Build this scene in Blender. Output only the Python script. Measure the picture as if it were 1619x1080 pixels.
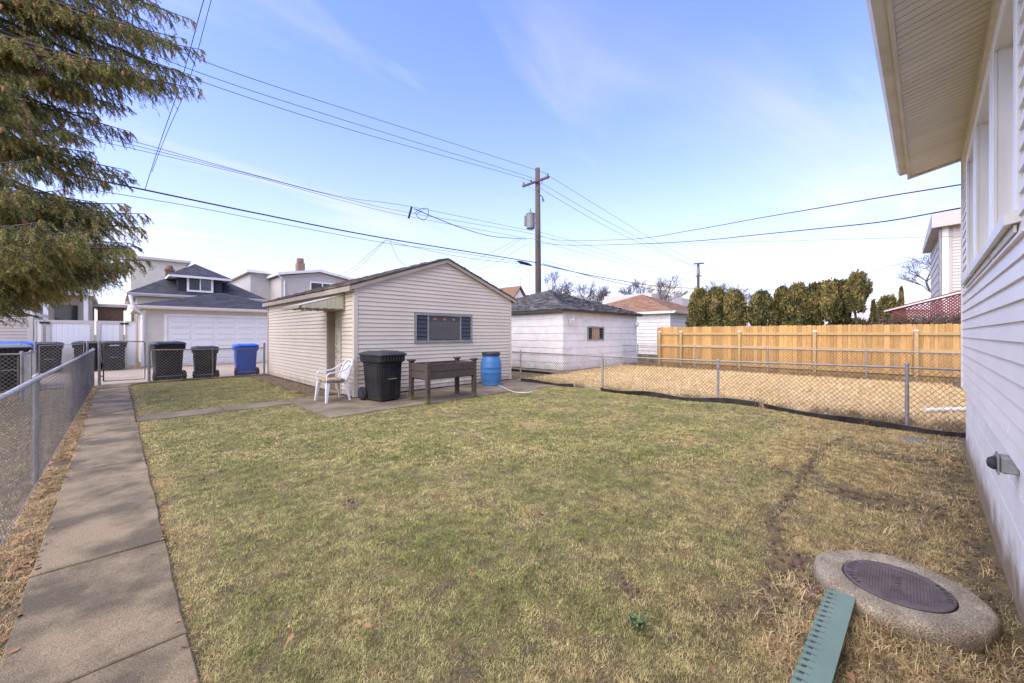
import bpy, math, random
import numpy as np
from mathutils import Vector, Matrix
random.seed(7); RS = np.random.RandomState(7)
for o in list(bpy.data.objects): bpy.data.objects.remove(o)
S = bpy.context.scene; C = S.collection
# ---------------------------------------------------------------- camera, sky, sun, exposure
CX, CYH, F, EYE = 809.5, 528.0, 620.0, 1.5
cam = bpy.data.cameras.new("camera"); co = bpy.data.objects.new("camera", cam); C.objects.link(co)
cam.sensor_width = 36; cam.lens = F/1619*36; cam.shift_y = -12/1619; cam.clip_start = .05; cam.clip_end = 3000
co.location = (0, 0, EYE); co.rotation_euler = (math.radians(90), 0, math.radians(-45.3)); S.camera = co
SUN_EL, SUN_AZ = 50.0, 270.0          # azimuth clockwise from +Y
W = bpy.data.worlds.new("World"); S.world = W; W.use_nodes = True
nt = W.node_tree; N = nt.nodes; Lk = nt.links; N.clear()
def nd(tree, t, **k):
    n = tree.nodes.new(t)
    for a, b in k.items(): setattr(n, a, b)
    return n
out = nd(nt, 'ShaderNodeOutputWorld'); bg = nd(nt, 'ShaderNodeBackground'); sky = nd(nt, 'ShaderNodeTexSky')
sky.sky_type = 'NISHITA'; sky.sun_disc = False; sky.sun_elevation = math.radians(SUN_EL); sky.sun_rotation = math.radians(SUN_AZ)
sky.air_density = 1.0; sky.dust_density = .6; sky.ozone_density = 3.0; sky.altitude = 100
tc = nd(nt, 'ShaderNodeTexCoord'); sx = nd(nt, 'ShaderNodeSeparateXYZ'); Lk.new(tc.outputs['Generated'], sx.inputs[0])
def M(tree, op, a, b=None, c=None, clamp=False):
    n = tree.nodes.new('ShaderNodeMath'); n.operation = op; n.use_clamp = clamp
    for i, v in enumerate((a, b, c)):
        if v is None: continue
        if isinstance(v, (int, float)): n.inputs[i].default_value = v
        else: tree.links.new(v, n.inputs[i])
    return n.outputs[0]
zc = M(nt, 'MAXIMUM', sx.outputs[2], 0.02)
zc2 = M(nt, 'ADD', zc, .10)
cv = nd(nt, 'ShaderNodeCombineXYZ'); Lk.new(M(nt, 'DIVIDE', sx.outputs[0], zc2), cv.inputs[0]); Lk.new(M(nt, 'DIVIDE', sx.outputs[1], zc2), cv.inputs[1])
mp = nd(nt, 'ShaderNodeMapping'); mp.inputs['Location'].default_value = (3.1, 1.7, 0); mp.inputs['Rotation'].default_value = (0, 0, math.radians(25)); mp.inputs['Scale'].default_value = (.45, 1.5, 1)
Lk.new(cv.outputs[0], mp.inputs[0])
n1 = nd(nt, 'ShaderNodeTexNoise'); n1.inputs['Scale'].default_value = .9; n1.inputs['Detail'].default_value = 7; n1.inputs['Roughness'].default_value = .58; n1.inputs['Distortion'].default_value = .6
Lk.new(mp.outputs[0], n1.inputs['Vector'])
n2 = nd(nt, 'ShaderNodeTexNoise'); n2.inputs['Scale'].default_value = .5; n2.inputs['Detail'].default_value = 3; Lk.new(cv.outputs[0], n2.inputs['Vector'])
c1 = nd(nt, 'ShaderNodeMapRange'); c1.inputs['From Min'].default_value = .50; c1.inputs['From Max'].default_value = .72; Lk.new(n1.outputs['Fac'], c1.inputs['Value'])
c2 = nd(nt, 'ShaderNodeMapRange'); c2.inputs['From Min'].default_value = .36; c2.inputs['From Max'].default_value = .58; Lk.new(n2.outputs['Fac'], c2.inputs['Value'])
cl = M(nt, 'MULTIPLY', M(nt, 'MULTIPLY', c1.outputs[0], c2.outputs[0]), .75)
veil = M(nt, 'MULTIPLY', M(nt, 'POWER', M(nt, 'SUBTRACT', 1.0, zc, None, True), 4.0), .95)      # thin high haze veil, denser towards the horizon
fac = M(nt, 'ADD', cl, veil, None, True)
tint = nd(nt, 'ShaderNodeMix'); tint.data_type = 'RGBA'; tint.blend_type = 'MULTIPLY'; tint.inputs[0].default_value = 1
Lk.new(sky.outputs[0], tint.inputs[6]); tint.inputs[7].default_value = (.98, .93, 1.44, 1)
mx = nd(nt, 'ShaderNodeMix'); mx.data_type = 'RGBA'; Lk.new(fac, mx.inputs[0]); Lk.new(tint.outputs[2], mx.inputs[6]); mx.inputs[7].default_value = (3.25, 3.15, 3.25, 1)
Lk.new(mx.outputs[2], bg.inputs[0]); bg.inputs[1].default_value = .15; Lk.new(bg.outputs[0], out.inputs[0])
sl = bpy.data.lights.new("sun", 'SUN'); so = bpy.data.objects.new("sun", sl); C.objects.link(so)
sl.energy = 2.5; sl.angle = math.radians(85); sl.color = (1, .90, .72)
az = math.radians(SUN_AZ); el = math.radians(SUN_EL)
sd = Vector((math.sin(az)*math.cos(el), math.cos(az)*math.cos(el), math.sin(el)))
so.rotation_euler = sd.to_track_quat('Z', 'Y').to_euler()
S.view_settings.view_transform = 'Standard'; S.view_settings.look = 'None'; S.view_settings.gamma = 1; S.view_settings.use_curve_mapping = False
S.view_settings.exposure = 1.18
S.render.engine = 'CYCLES'; S.cycles.use_denoising = True; S.cycles.max_bounces = 6; S.cycles.transparent_max_bounces = 8
# ---------------------------------------------------------------- layout helpers: where a sight line meets a real plane
R_ = (.7034, -.7108); D_ = (.7108, .7034)
def ray(px, py):
    r = (px-CX)/F; return (R_[0]*r+D_[0], R_[1]*r+D_[1], (CYH-py)/F)
def atx(px, py, x): d = ray(px, py); t = x/d[0]; return Vector((x, d[1]*t, EYE+d[2]*t))
def aty(px, py, y): d = ray(px, py); t = y/d[1]; return Vector((d[0]*t, y, EYE+d[2]*t))
def atz(px, py, z=0.): d = ray(px, py); t = (z-EYE)/d[2]; return Vector((d[0]*t, d[1]*t, z))
def atd(px, py, Z): d = ray(px, py); return Vector((d[0]*Z, d[1]*Z, EYE+d[2]*Z))
# ---------------------------------------------------------------- mesh helpers
class MB:
    def __init__(s): s.v = []; s.f = []; s.a = []; s.cur = .5
    def face(s, *idx): s.f.append(idx); s.a.append(s.cur)
    def poly(s, pts):
        b = len(s.v); s.v += [tuple(p) for p in pts]; s.face(*range(b, b+len(pts)))
    def box(s, x0, x1, y0, y1, z0, z1):
        return s.hexa([(x0,y0,z0),(x1,y0,z0),(x1,y1,z0),(x0,y1,z0),(x0,y0,z1),(x1,y0,z1),(x1,y1,z1),(x0,y1,z1)])
    def hexa(s, p):
        b = len(s.v); s.v += [tuple(q) for q in p]
        for q in ((0,3,2,1),(4,5,6,7),(0,1,5,4),(1,2,6,5),(2,3,7,6),(3,0,4,7)): s.face(*[b+i for i in q])
        return s
    def bev(s, x0, x1, y0, y1, z0, z1, r=.01):
        """box with chamfered vertical and top edges"""
        r = min(r, (x1-x0)/3, (y1-y0)/3, (z1-z0)/3)
        def ring(i, z): return [(x0+i+r,y0+i,z),(x1-i-r,y0+i,z),(x1-i,y0+i+r,z),(x1-i,y1-i-r,z),(x1-i-r,y1-i,z),(x0+i+r,y1-i,z),(x0+i,y1-i-r,z),(x0+i,y0+i+r,z)]
        return s.loft([ring(r*.7, z0), ring(0, z0+r), ring(0, z1-r), ring(r*.7, z1)])
    def loft(s, rings, cap=True, close=True):
        n = len(rings[0]); b = len(s.v)
        for r in rings: s.v += [tuple(q) for q in r]
        m = n if close else n-1
        for k in range(len(rings)-1):
            for i in range(m):
                j = (i+1) % n; s.face(b+k*n+i, b+k*n+j, b+(k+1)*n+j, b+(k+1)*n+i)
        if cap:
            s.face(*[b+i for i in range(n)][::-1]); s.face(*[b+(len(rings)-1)*n+i for i in range(n)])
        return s
    def lathe(s, prof, n=24, c=(0,0,0), axis='z'):
        rs = []
        for r, h in prof:
            ring = []
            for i in range(n):
                a = 2*math.pi*i/n; u, w = r*math.cos(a), r*math.sin(a)
                ring.append((c[0]+u, c[1]+w, c[2]+h) if axis == 'z' else (c[0]+h, c[1]+u, c[2]+w) if axis == 'x' else (c[0]+w, c[1]+h, c[2]+u))
            rs.append(ring)
        return s.loft(rs)
    def tube(s, pts, r, n=6, cap=True):
        pts = [Vector(p) for p in pts]; rs = []
        up = Vector((0,0,1)); last = None
        for i, p in enumerate(pts):
            d = (pts[min(i+1, len(pts)-1)]-pts[max(i-1, 0)]).normalized()
            if last is None:
                a = d.cross(up) if abs(d.z) < .95 else d.cross(Vector((1,0,0)))
            else: a = last-d*last.dot(d)
            a.normalize(); last = a; b = d.cross(a)
            rr = r[i] if isinstance(r, (list, tuple)) else r
            rs.append([p+(a*math.cos(2*math.pi*k/n)+b*math.sin(2*math.pi*k/n))*rr for k in range(n)])
        return s.loft(rs, cap)
    def obox(s, o, u, v, w):
        o, u, v, w = map(Vector, (o, u, v, w))
        return s.hexa([o, o+u, o+u+v, o+v, o+w, o+u+w, o+u+v+w, o+v+w])
ROOT = {}
def tag(o, label=None, cat=None, group=None, kind=None):
    if label: o['label'] = label
    if cat: o['category'] = cat
    if group: o['group'] = group
    if kind: o['kind'] = kind
    return o
def thing(name, label, cat, loc=(0,0,0), rz=0, group=None):
    o = bpy.data.objects.new(name, None); C.objects.link(o); o.location = loc; o.rotation_euler = (0,0,rz); o.empty_display_size = .2
    ROOT[o] = Vector(loc) if rz == 0 else Vector((0,0,0)); return tag(o, label, cat, group)
def rt(o):
    while o.parent: o = o.parent
    return ROOT.get(o, Vector((0,0,0)))
def obj(name, mb, mat, parent=None, smooth=False, kind=None, local=False, attr=False):
    me = bpy.data.meshes.new(name)
    off = Vector((0,0,0)) if (parent is None or local) else rt(parent)
    vs = mb.v if off.length == 0 else [(p[0]-off[0], p[1]-off[1], p[2]-off[2]) for p in mb.v]
    me.from_pydata(vs, [], mb.f); me.update()
    if attr:
        at = me.attributes.new('v', 'FLOAT', 'FACE'); at.data.foreach_set('value', mb.a)
    if smooth: me.polygons.foreach_set('use_smooth', [True]*len(me.polygons))
    me.materials.append(mat)
    o = bpy.data.objects.new(name, me); C.objects.link(o)
    if parent: o.parent = parent
    else: ROOT[o] = Vector((0,0,0))
    if smooth == 'auto':
        me.set_sharp_from_angle(angle=math.radians(35))
    if kind: o['kind'] = kind
    return o
def npobj(name, V, Fc, mat, parent=None, kind=None, attr=None, link=True):
    """big triangle meshes from numpy arrays"""
    me = bpy.data.meshes.new(name); V = np.asarray(V, np.float32)
    if parent is not None: V = V-np.array(rt(parent), np.float32)
    n = len(Fc); k = Fc.shape[1]
    me.vertices.add(len(V)); me.vertices.foreach_set('co', V.ravel())
    me.loops.add(n*k); me.loops.foreach_set('vertex_index', Fc.astype(np.int32).ravel())
    me.polygons.add(n); me.polygons.foreach_set('loop_start', np.arange(0, n*k, k, dtype=np.int32))
    if attr is not None:
        at = me.attributes.new('v', 'FLOAT', 'FACE'); at.data.foreach_set('value', np.asarray(attr, np.float32))
    me.update(calc_edges=True); me.validate()
    me.materials.append(mat)
    o = bpy.data.objects.new(name, me)
    if link: C.objects.link(o)
    if parent: o.parent = parent
    elif link: ROOT[o] = Vector((0,0,0))
    if kind: o['kind'] = kind
    return o
def segs(P0, P1, r0, r1=None, n=3):
    """n-sided prisms along many segments"""
    P0 = np.asarray(P0, float); P1 = np.asarray(P1, float); m = len(P0)
    r0 = np.broadcast_to(r0, (m,)); r1 = r0 if r1 is None else np.broadcast_to(r1, (m,))
    d = P1-P0; d /= np.linalg.norm(d, axis=1, keepdims=True)+1e-9
    up = np.where(np.abs(d[:, 2:3]) > .9, np.array([[1., 0, 0]]), np.array([[0, 0, 1.]]))
    a = np.cross(d, up); a /= np.linalg.norm(a, axis=1, keepdims=True)+1e-9; b = np.cross(d, a)
    V = np.zeros((m, 2*n, 3))
    for k in range(n):
        t = 2*math.pi*k/n; off = a*math.cos(t)+b*math.sin(t)
        V[:, k] = P0+off*r0[:, None]; V[:, n+k] = P1+off*r1[:, None]
    base = (np.arange(m)*2*n)[:, None, None]
    q = np.array([[k, (k+1) % n, n+(k+1) % n, n+k] for k in range(n)])[None]
    return V.reshape(-1, 3), (base+q).reshape(-1, 4)
def copy_tree(o, loc=None, rz=None, label=None, parent=None):
    c = o.copy(); C.objects.link(c)
    if parent is not None: c.parent = parent; c.matrix_parent_inverse = o.matrix_parent_inverse.copy()
    if loc is not None: c.location = loc
    if rz is not None: c.rotation_euler = (0,0,rz)
    if label: c['label'] = label
    for ch in o.children: copy_tree(ch, parent=c)
    return c
# ---------------------------------------------------------------- materials
MT = {}
def mat(name, col, col2=None, scale=3., rough=.7, bump=0., bscale=60., metal=0., rnd=0., attr=0., stretch=(1,1,1), detail=6, spec=.4, lo=.35, hi=.65, grain=0., gscale=180., dirt=None, coat=0.):
    m = bpy.data.materials.new(name); m.use_nodes = True; t = m.node_tree; b = t.nodes['Principled BSDF']
    geo = nd(t, 'ShaderNodeNewGeometry'); mp = nd(t, 'ShaderNodeMapping'); mp.inputs['Scale'].default_value = stretch; t.links.new(geo.outputs['Position'], mp.inputs[0])
    src = nd(t, 'ShaderNodeRGB'); src.outputs[0].default_value = (*col, 1); cur = src.outputs[0]
    if col2:
        n = nd(t, 'ShaderNodeTexNoise'); n.inputs['Scale'].default_value = scale; n.inputs['Detail'].default_value = detail; n.inputs['Roughness'].default_value = .6
        t.links.new(mp.outputs[0], n.inputs['Vector'])
        r = nd(t, 'ShaderNodeMapRange'); r.inputs['From Min'].default_value = lo; r.inputs['From Max'].default_value = hi; t.links.new(n.outputs['Fac'], r.inputs['Value'])
        x = nd(t, 'ShaderNodeMix'); x.data_type = 'RGBA'; t.links.new(r.outputs[0], x.inputs[0]); t.links.new(cur, x.inputs[6]); x.inputs[7].default_value = (*col2, 1); cur = x.outputs[2]
    if dirt:      # (z_low, z_high, colour): soil splashed up from the ground, broken by noise
        sz = nd(t, 'ShaderNodeSeparateXYZ'); t.links.new(geo.outputs['Position'], sz.inputs[0])
        n = nd(t, 'ShaderNodeTexNoise'); n.inputs['Scale'].default_value = 5; n.inputs['Detail'].default_value = 6; t.links.new(geo.outputs['Position'], n.inputs['Vector'])
        zz = M(t, 'ADD', sz.outputs[2], M(t, 'MULTIPLY', M(t, 'SUBTRACT', n.outputs['Fac'], .5), (dirt[1]-dirt[0])*1.6))
        r = nd(t, 'ShaderNodeMapRange'); r.inputs['From Min'].default_value = dirt[1]; r.inputs['From Max'].default_value = dirt[0]; t.links.new(zz, r.inputs['Value'])
        x = nd(t, 'ShaderNodeMix'); x.data_type = 'RGBA'; t.links.new(r.outputs[0], x.inputs[0]); t.links.new(cur, x.inputs[6]); x.inputs[7].default_value = (*dirt[2], 1); cur = x.outputs[2]
    vals = []
    if rnd:
        oi = nd(t, 'ShaderNodeObjectInfo'); vals.append(M(t, 'MULTIPLY', M(t, 'SUBTRACT', oi.outputs['Random'], .5), rnd*2))
    if attr:
        at = nd(t, 'ShaderNodeAttribute'); at.attribute_name = 'v'; vals.append(M(t, 'MULTIPLY', M(t, 'SUBTRACT', at.outputs['Fac'], .5), attr*2))
    if grain:
        g = nd(t, 'ShaderNodeTexNoise'); g.inputs['Scale'].default_value = gscale; g.inputs['Detail'].default_value = 3; t.links.new(mp.outputs[0], g.inputs['Vector'])
        vals.append(M(t, 'MULTIPLY', M(t, 'SUBTRACT', g.outputs['Fac'], .5), grain*4))
    if vals:
        s = vals[0]
        for q in vals[1:]: s = M(t, 'ADD', s, q)
        s = M(t, 'MAXIMUM', M(t, 'ADD', s, 1.), .05)
        vm = nd(t, 'ShaderNodeVectorMath'); vm.operation = 'SCALE'; t.links.new(cur, vm.inputs[0]); t.links.new(s, vm.inputs['Scale']); cur = vm.outputs[0]
    t.links.new(cur, b.inputs['Base Color'])
    b.inputs['Roughness'].default_value = rough; b.inputs['Metallic'].default_value = metal; b.inputs['Specular IOR Level'].default_value = spec
    if coat: b.inputs['Coat Weight'].default_value = coat
    if bump:
        n = nd(t, 'ShaderNodeTexNoise'); n.inputs['Scale'].default_value = bscale; n.inputs['Detail'].default_value = 4; t.links.new(mp.outputs[0], n.inputs['Vector'])
        bp = nd(t, 'ShaderNodeBump'); bp.inputs['Strength'].default_value = bump; bp.inputs['Distance'].default_value = .01; t.links.new(n.outputs['Fac'], bp.inputs['Height']); t.links.new(bp.outputs[0], b.inputs['Normal'])
    MT[name] = m; return m
tan_sid = mat('tan_siding', (.64,.555,.415), (.595,.515,.38), 1.3, .6, .05, 300, rnd=.03, dirt=(.0,.22,(.30,.26,.20)))
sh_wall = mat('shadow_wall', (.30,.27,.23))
brown_trim = mat('beige_metal_trim', (.40,.33,.24), (.33,.27,.19), 2.5, .5, .04, 80)
cream_trim = mat('cream_corner_trim', (.64,.56,.43), (.60,.52,.40), 2, .5)
house_sid = mat('grey_white_siding', (.86,.815,.735), (.80,.76,.685), 1.6, .5, .06, 240, rnd=.025, grain=.015, gscale=40)
white_p = mat('white_paint', (.83,.795,.73), (.74,.705,.64), 2, .45)
white_vinyl = mat('white_vinyl', (.85,.82,.755), None, rough=.35)
found_p = mat('painted_block', (.90,.86,.78), (.82,.78,.70), 2.2, .6, .25, 130, dirt=(.10,.36,(.30,.22,.13)), rnd=.02)
soffit_m = mat('beige_soffit', (.76,.71,.60), (.70,.65,.54), 2.5, .5, rnd=.03)
fascia_m = mat('cream_fascia', (.72,.68,.60), (.60,.56,.47), 3, .5, dirt=None)
concrete = mat('weathered_concrete', (.285,.217,.122), (.12,.093,.053), 2.0, .9, .6, 160, grain=.4, gscale=130, lo=.40, hi=.60, detail=12)
patio_c = mat('patio_concrete', (.25,.195,.12), (.125,.10,.06), 1.6, .9, .4, 120, grain=.14, gscale=110)
ring_c = mat('rough_concrete', (.44,.36,.235), (.26,.21,.135), 6, .9, 1., 120, grain=.7, gscale=140, detail=12, dirt=(-.02,.085,(.17,.12,.065)))
alley_c = mat('alley_concrete', (.42,.34,.245), (.34,.27,.19), .8, .9, .2, 60, grain=.08, gscale=50)
soil = mat('bare_soil', (.10,.068,.038), (.17,.12,.07), 6, .95, .8, 70, grain=.2, gscale=90)
ground_m = mat('ground_thatch', (.20,.145,.06), (.10,.075,.035), 5, .95, .9, 70, grain=.6, gscale=110)
plastic_k = mat('black_plastic', (.014,.014,.015), (.026,.025,.024), 3, .42, .08, 200, dirt=(.0,.15,(.06,.05,.04)))
lid_k = mat('grey_black_lid', (.045,.045,.048), (.03,.03,.032), 4, .45, .06, 120)
plastic_b = mat('blue_plastic', (.02,.10,.52), (.025,.12,.56), 3, .35, .05, 200)
barrel_b = mat('barrel_blue', (.045,.15,.34), (.06,.19,.38), 3, .38, .05, 60)
rubber = mat('black_rubber', (.02,.02,.02), rough=.8)
galv = mat('galvanised_steel', (.33,.32,.30), (.22,.21,.195), 14, .55, .1, 90, metal=.2)
galv_w = mat('pale_galvanised_wire', (.50,.48,.45), (.27,.24,.21), 5, .5, metal=.15)
lf_wire = mat('weathered_fence_wire', (.19,.178,.16), (.11,.10,.09), 5, .55, metal=.1)
gate_wire = mat('pale_gate_wire', (.46,.44,.40), (.30,.27,.23), 5, .5, metal=.1)
rust = mat('rusty_wire', (.09,.068,.05), (.15,.125,.10), 6, .7, metal=.2)
rusty_pipe = mat('rust_streaked_pipe', (.27,.23,.19), (.15,.10,.07), 9, .6, .1, 90, metal=.3)
newwood = mat('new_cedar_board', (.56,.335,.115), (.42,.23,.07), 9, .7, .12, 60, rnd=.22, stretch=(6,6,.55), grain=.08, gscale=30)
newpost = mat('treated_post', (.50,.35,.15), (.42,.28,.11), 9, .7, .1, 60, rnd=.06, stretch=(6,6,.6))
oldwood = mat('weathered_grey_wood', (.11,.085,.065), (.05,.038,.03), 10, .85, .4, 60, rnd=.12, stretch=(.9,6,6), grain=.1, gscale=40, dirt=(.0,.17,(.16,.17,.03)))
polewood = mat('utility_pole_wood', (.125,.098,.075), (.075,.06,.048), 6, .9, .4, 30, stretch=(8,8,.5))
shg_dark = mat('dark_shingle', (.062,.062,.070), (.045,.045,.052), 3, .9, .3, 80, attr=.35)
shg_worn = mat('worn_grey_shingle', (.16,.15,.14), (.095,.09,.085), 3, .9, .5, 60, attr=.26, grain=.2, gscale=30)
shg_brown = mat('brown_shingle', (.30,.17,.10), (.24,.135,.075), 3, .9, .3, 80, attr=.25)
shg_old = mat('old_brown_shingle', (.20,.165,.13), (.13,.10,.08), 5, .9, .5, 60, attr=.4)
cement_sid = mat('white_cement_siding', (.76,.725,.65), (.65,.62,.55), 2.6, .6, .12, 90, rnd=.02, dirt=(.0,.35,(.45,.42,.35)))
cream_sid = mat('cream_siding', (.62,.57,.44), (.58,.53,.40), 2, .55, rnd=.02)
pink_sid = mat('pinkish_siding', (.54,.475,.395), (.50,.44,.365), 2, .55, rnd=.02)
greywall = mat('grey_house_siding', (.56,.51,.44), (.51,.465,.40), 2, .6, rnd=.02)
garage_w = mat('garage_door_white', (.74,.72,.67), (.71,.69,.64), 2, .45)
glass = mat('dark_window_glass', (.03,.035,.04), (.05,.055,.06), 2, .05, spec=.8)
glass_mid = mat('window_glass_with_blind', (.06,.058,.05), (.04,.04,.035), 3, .22, spec=.4)
blind_m = mat('pale_blind', (.16,.155,.14), None, rough=.6)
bark = mat('tree_bark', (.12,.095,.075), (.07,.055,.045), 8, .9, .5, 60)
twig_m = mat('bare_twig', (.17,.14,.12), (.12,.10,.085), 3, .9)
brick_m = mat('chimney_brick', (.26,.17,.11), (.17,.11,.075), 8, .9, .4, 40)
iron = mat('cast_iron', (.17,.135,.115), (.105,.082,.07), 9, .6, .25, 160, metal=.1, grain=.1, gscale=140)
green_pl = mat('green_painted_board', (.20,.28,.205), (.16,.235,.17), 3, .6, .15, 60, grain=.05, gscale=60)
edging_m = mat('black_edging', (.022,.021,.020), (.055,.052,.048), 6, .55, .3, 30)
wire_k = mat('black_cable', (.02,.02,.022), rough=.7)
wire_g = mat('grey_cable', (.09,.09,.10), rough=.7)
red_lat = mat('red_lattice', (.22,.045,.035), (.17,.035,.03), 5, .7)
chair_w = mat('white_resin', (.74,.75,.74), (.68,.68,.66), 4, .4)
cone_m = mat('spruce_cone', (.42,.20,.085), (.30,.14,.06), 20, .8)
hose_m = mat('pale_hose', (.62,.60,.56), rough=.5)
leaf_m = mat('dead_leaf', (.36,.19,.085), (.24,.13,.06), 9, .85, attr=.5)
stone_m = mat('grey_paver', (.21,.19,.16), (.15,.135,.11), 6, .9, .3, 60)
redb = mat('buried_brick', (.20,.115,.085), (.14,.08,.06), 9, .9, .5, 60)
metal_aw = mat('awning_metal', (.52,.50,.33), (.45,.44,.28), 4, .45, .05, 80, rnd=.02)
metal_awt = mat('awning_top', (.66,.65,.58), (.56,.55,.46), 4, .45)
insul = mat('porcelain', (.08,.10,.10), rough=.3)
trans_m = mat('transformer_grey', (.24,.245,.25), (.20,.205,.21), 3, .5)
peel = mat('peeling_door_paint', (.62,.55,.42), (.40,.30,.18), 7, .7, .4, 40, lo=.5, hi=.6)
def grass_mat(name, greenc, tanc, browny=False, gscale=1.1, shift=0.):
    m = bpy.data.materials.new(name); m.use_nodes = True; t = m.node_tree; b = t.nodes['Principled BSDF']
    geo = nd(t, 'ShaderNodeNewGeometry')
    n = nd(t, 'ShaderNodeTexNoise'); n.inputs['Scale'].default_value = gscale; n.inputs['Detail'].default_value = 5; n.inputs['Roughness'].default_value = .62; t.links.new(geo.outputs['Position'], n.inputs['Vector'])
    at = nd(t, 'ShaderNodeAttribute'); at.attribute_name = 'v'
    f = M(t, 'ADD', M(t, 'MULTIPLY', M(t, 'SUBTRACT', n.outputs['Fac'], .5), 3.2), M(t, 'ADD', at.outputs['Fac'], shift))
    if browny:      # dead, trampled turf near the house wall and beside the paths
        s = nd(t, 'ShaderNodeSeparateXYZ'); t.links.new(geo.outputs['Position'], s.inputs[0])
        u = M(t, 'SUBTRACT', 1.9, M(t, 'SUBTRACT', s.outputs[1], M(t, 'MULTIPLY', M(t, 'SUBTRACT', s.outputs[0], 3.), .17)))
        u = M(t, 'MULTIPLY', u, .42, None, False); u = M(t, 'MINIMUM', M(t, 'MAXIMUM', u, 0.), .95)
        e = M(t, 'MULTIPLY', M(t, 'SUBTRACT', .55, s.outputs[0]), 2.2); e = M(t, 'MINIMUM', M(t, 'MAXIMUM', e, 0.), .8)
        f = M(t, 'ADD', f, M(t, 'ADD', u, e))
    r = nd(t, 'ShaderNodeValToRGB'); cr = r.color_ramp
    cr.elements[0].position = 0.; cr.elements[0].color = (*greenc, 1)
    cr.elements[1].position = 1.; cr.elements[1].color = (tanc[0]*.95, tanc[1]*.82, tanc[2]*.75, 1)
    e = cr.elements.new(.42); e.color = ((greenc[0]*.5+tanc[0]*.5), (greenc[1]*.5+tanc[1]*.5), (greenc[2]*.6+tanc[2]*.4), 1)
    e = cr.elements.new(.75); e.color = (*tanc, 1)
    t.links.new(M(t, 'MULTIPLY', f, .62), r.inputs[0])
    n3 = nd(t, 'ShaderNodeTexNoise'); n3.inputs['Scale'].default_value = 9; n3.inputs['Detail'].default_value = 2; t.links.new(geo.outputs['Position'], n3.inputs['Vector'])
    n4 = nd(t, 'ShaderNodeTexNoise'); n4.inputs['Scale'].default_value = 38; n4.inputs['Detail'].default_value = 2; t.links.new(geo.outputs['Position'], n4.inputs['Vector'])
    sc = M(t, 'MAXIMUM', M(t, 'ADD', M(t, 'MULTIPLY', M(t, 'SUBTRACT', M(t, 'ADD', n3.outputs['Fac'], n4.outputs['Fac']), 1.0), 1.9), M(t, 'ADD', M(t, 'MULTIPLY', at.outputs['Fac'], .35), .88)), .35)
    vm = nd(t, 'ShaderNodeVectorMath'); vm.operation = 'SCALE'; t.links.new(r.outputs[0], vm.inputs[0]); t.links.new(sc, vm.inputs['Scale'])
    t.links.new(vm.outputs[0], b.inputs['Base Color']); b.inputs['Roughness'].default_value = .75; b.inputs['Specular IOR Level'].default_value = .2
    return m
grass_m = grass_mat('lawn_grass', (.18,.215,.058), (.51,.425,.19), True, 1.5, .10)
dead_m = grass_mat('dead_grass', (.36,.245,.11), (.54,.41,.21), False, 2., .1)
straw_mt = grass_mat('straw', (.62,.46,.22), (.74,.56,.30), False, 1., .1)
weed_m = grass_mat('winter_weeds', (.17,.125,.07), (.33,.24,.13), False, 3., .0)
def leafy(name, a, b_, c_, s=1.2):
    m = bpy.data.materials.new(name); m.use_nodes = True; t = m.node_tree; b = t.nodes['Principled BSDF']
    geo = nd(t, 'ShaderNodeNewGeometry'); n = nd(t, 'ShaderNodeTexNoise'); n.inputs['Scale'].default_value = s; n.inputs['Detail'].default_value = 4; t.links.new(geo.outputs['Position'], n.inputs['Vector'])
    at = nd(t, 'ShaderNodeAttribute'); at.attribute_name = 'v'
    r = nd(t, 'ShaderNodeValToRGB'); cr = r.color_ramp; cr.elements[0].color = (*a, 1); cr.elements[1].color = (*c_, 1); e = cr.elements.new(.5); e.color = (*b_, 1)
    t.links.new(M(t, 'ADD', M(t, 'MULTIPLY', M(t, 'SUBTRACT', n.outputs['Fac'], .5), 2.2), at.outputs['Fac'], None, True), r.inputs[0])
    t.links.new(r.outputs[0], b.inputs['Base Color']); b.inputs['Roughness'].default_value = .65; b.inputs['Specular IOR Level'].default_value = .25
    return m
twig_litter = mat('twig_litter', (.16,.10,.06), (.24,.16,.09), 20, .9)
spruce_m = leafy('spruce_needles', (.11,.125,.034), (.26,.255,.07), (.50,.41,.13), 2.0)
arbor_m = leafy('arborvitae_sprays', (.050,.058,.018), (.155,.135,.042), (.33,.25,.08), 2.6)
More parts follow.
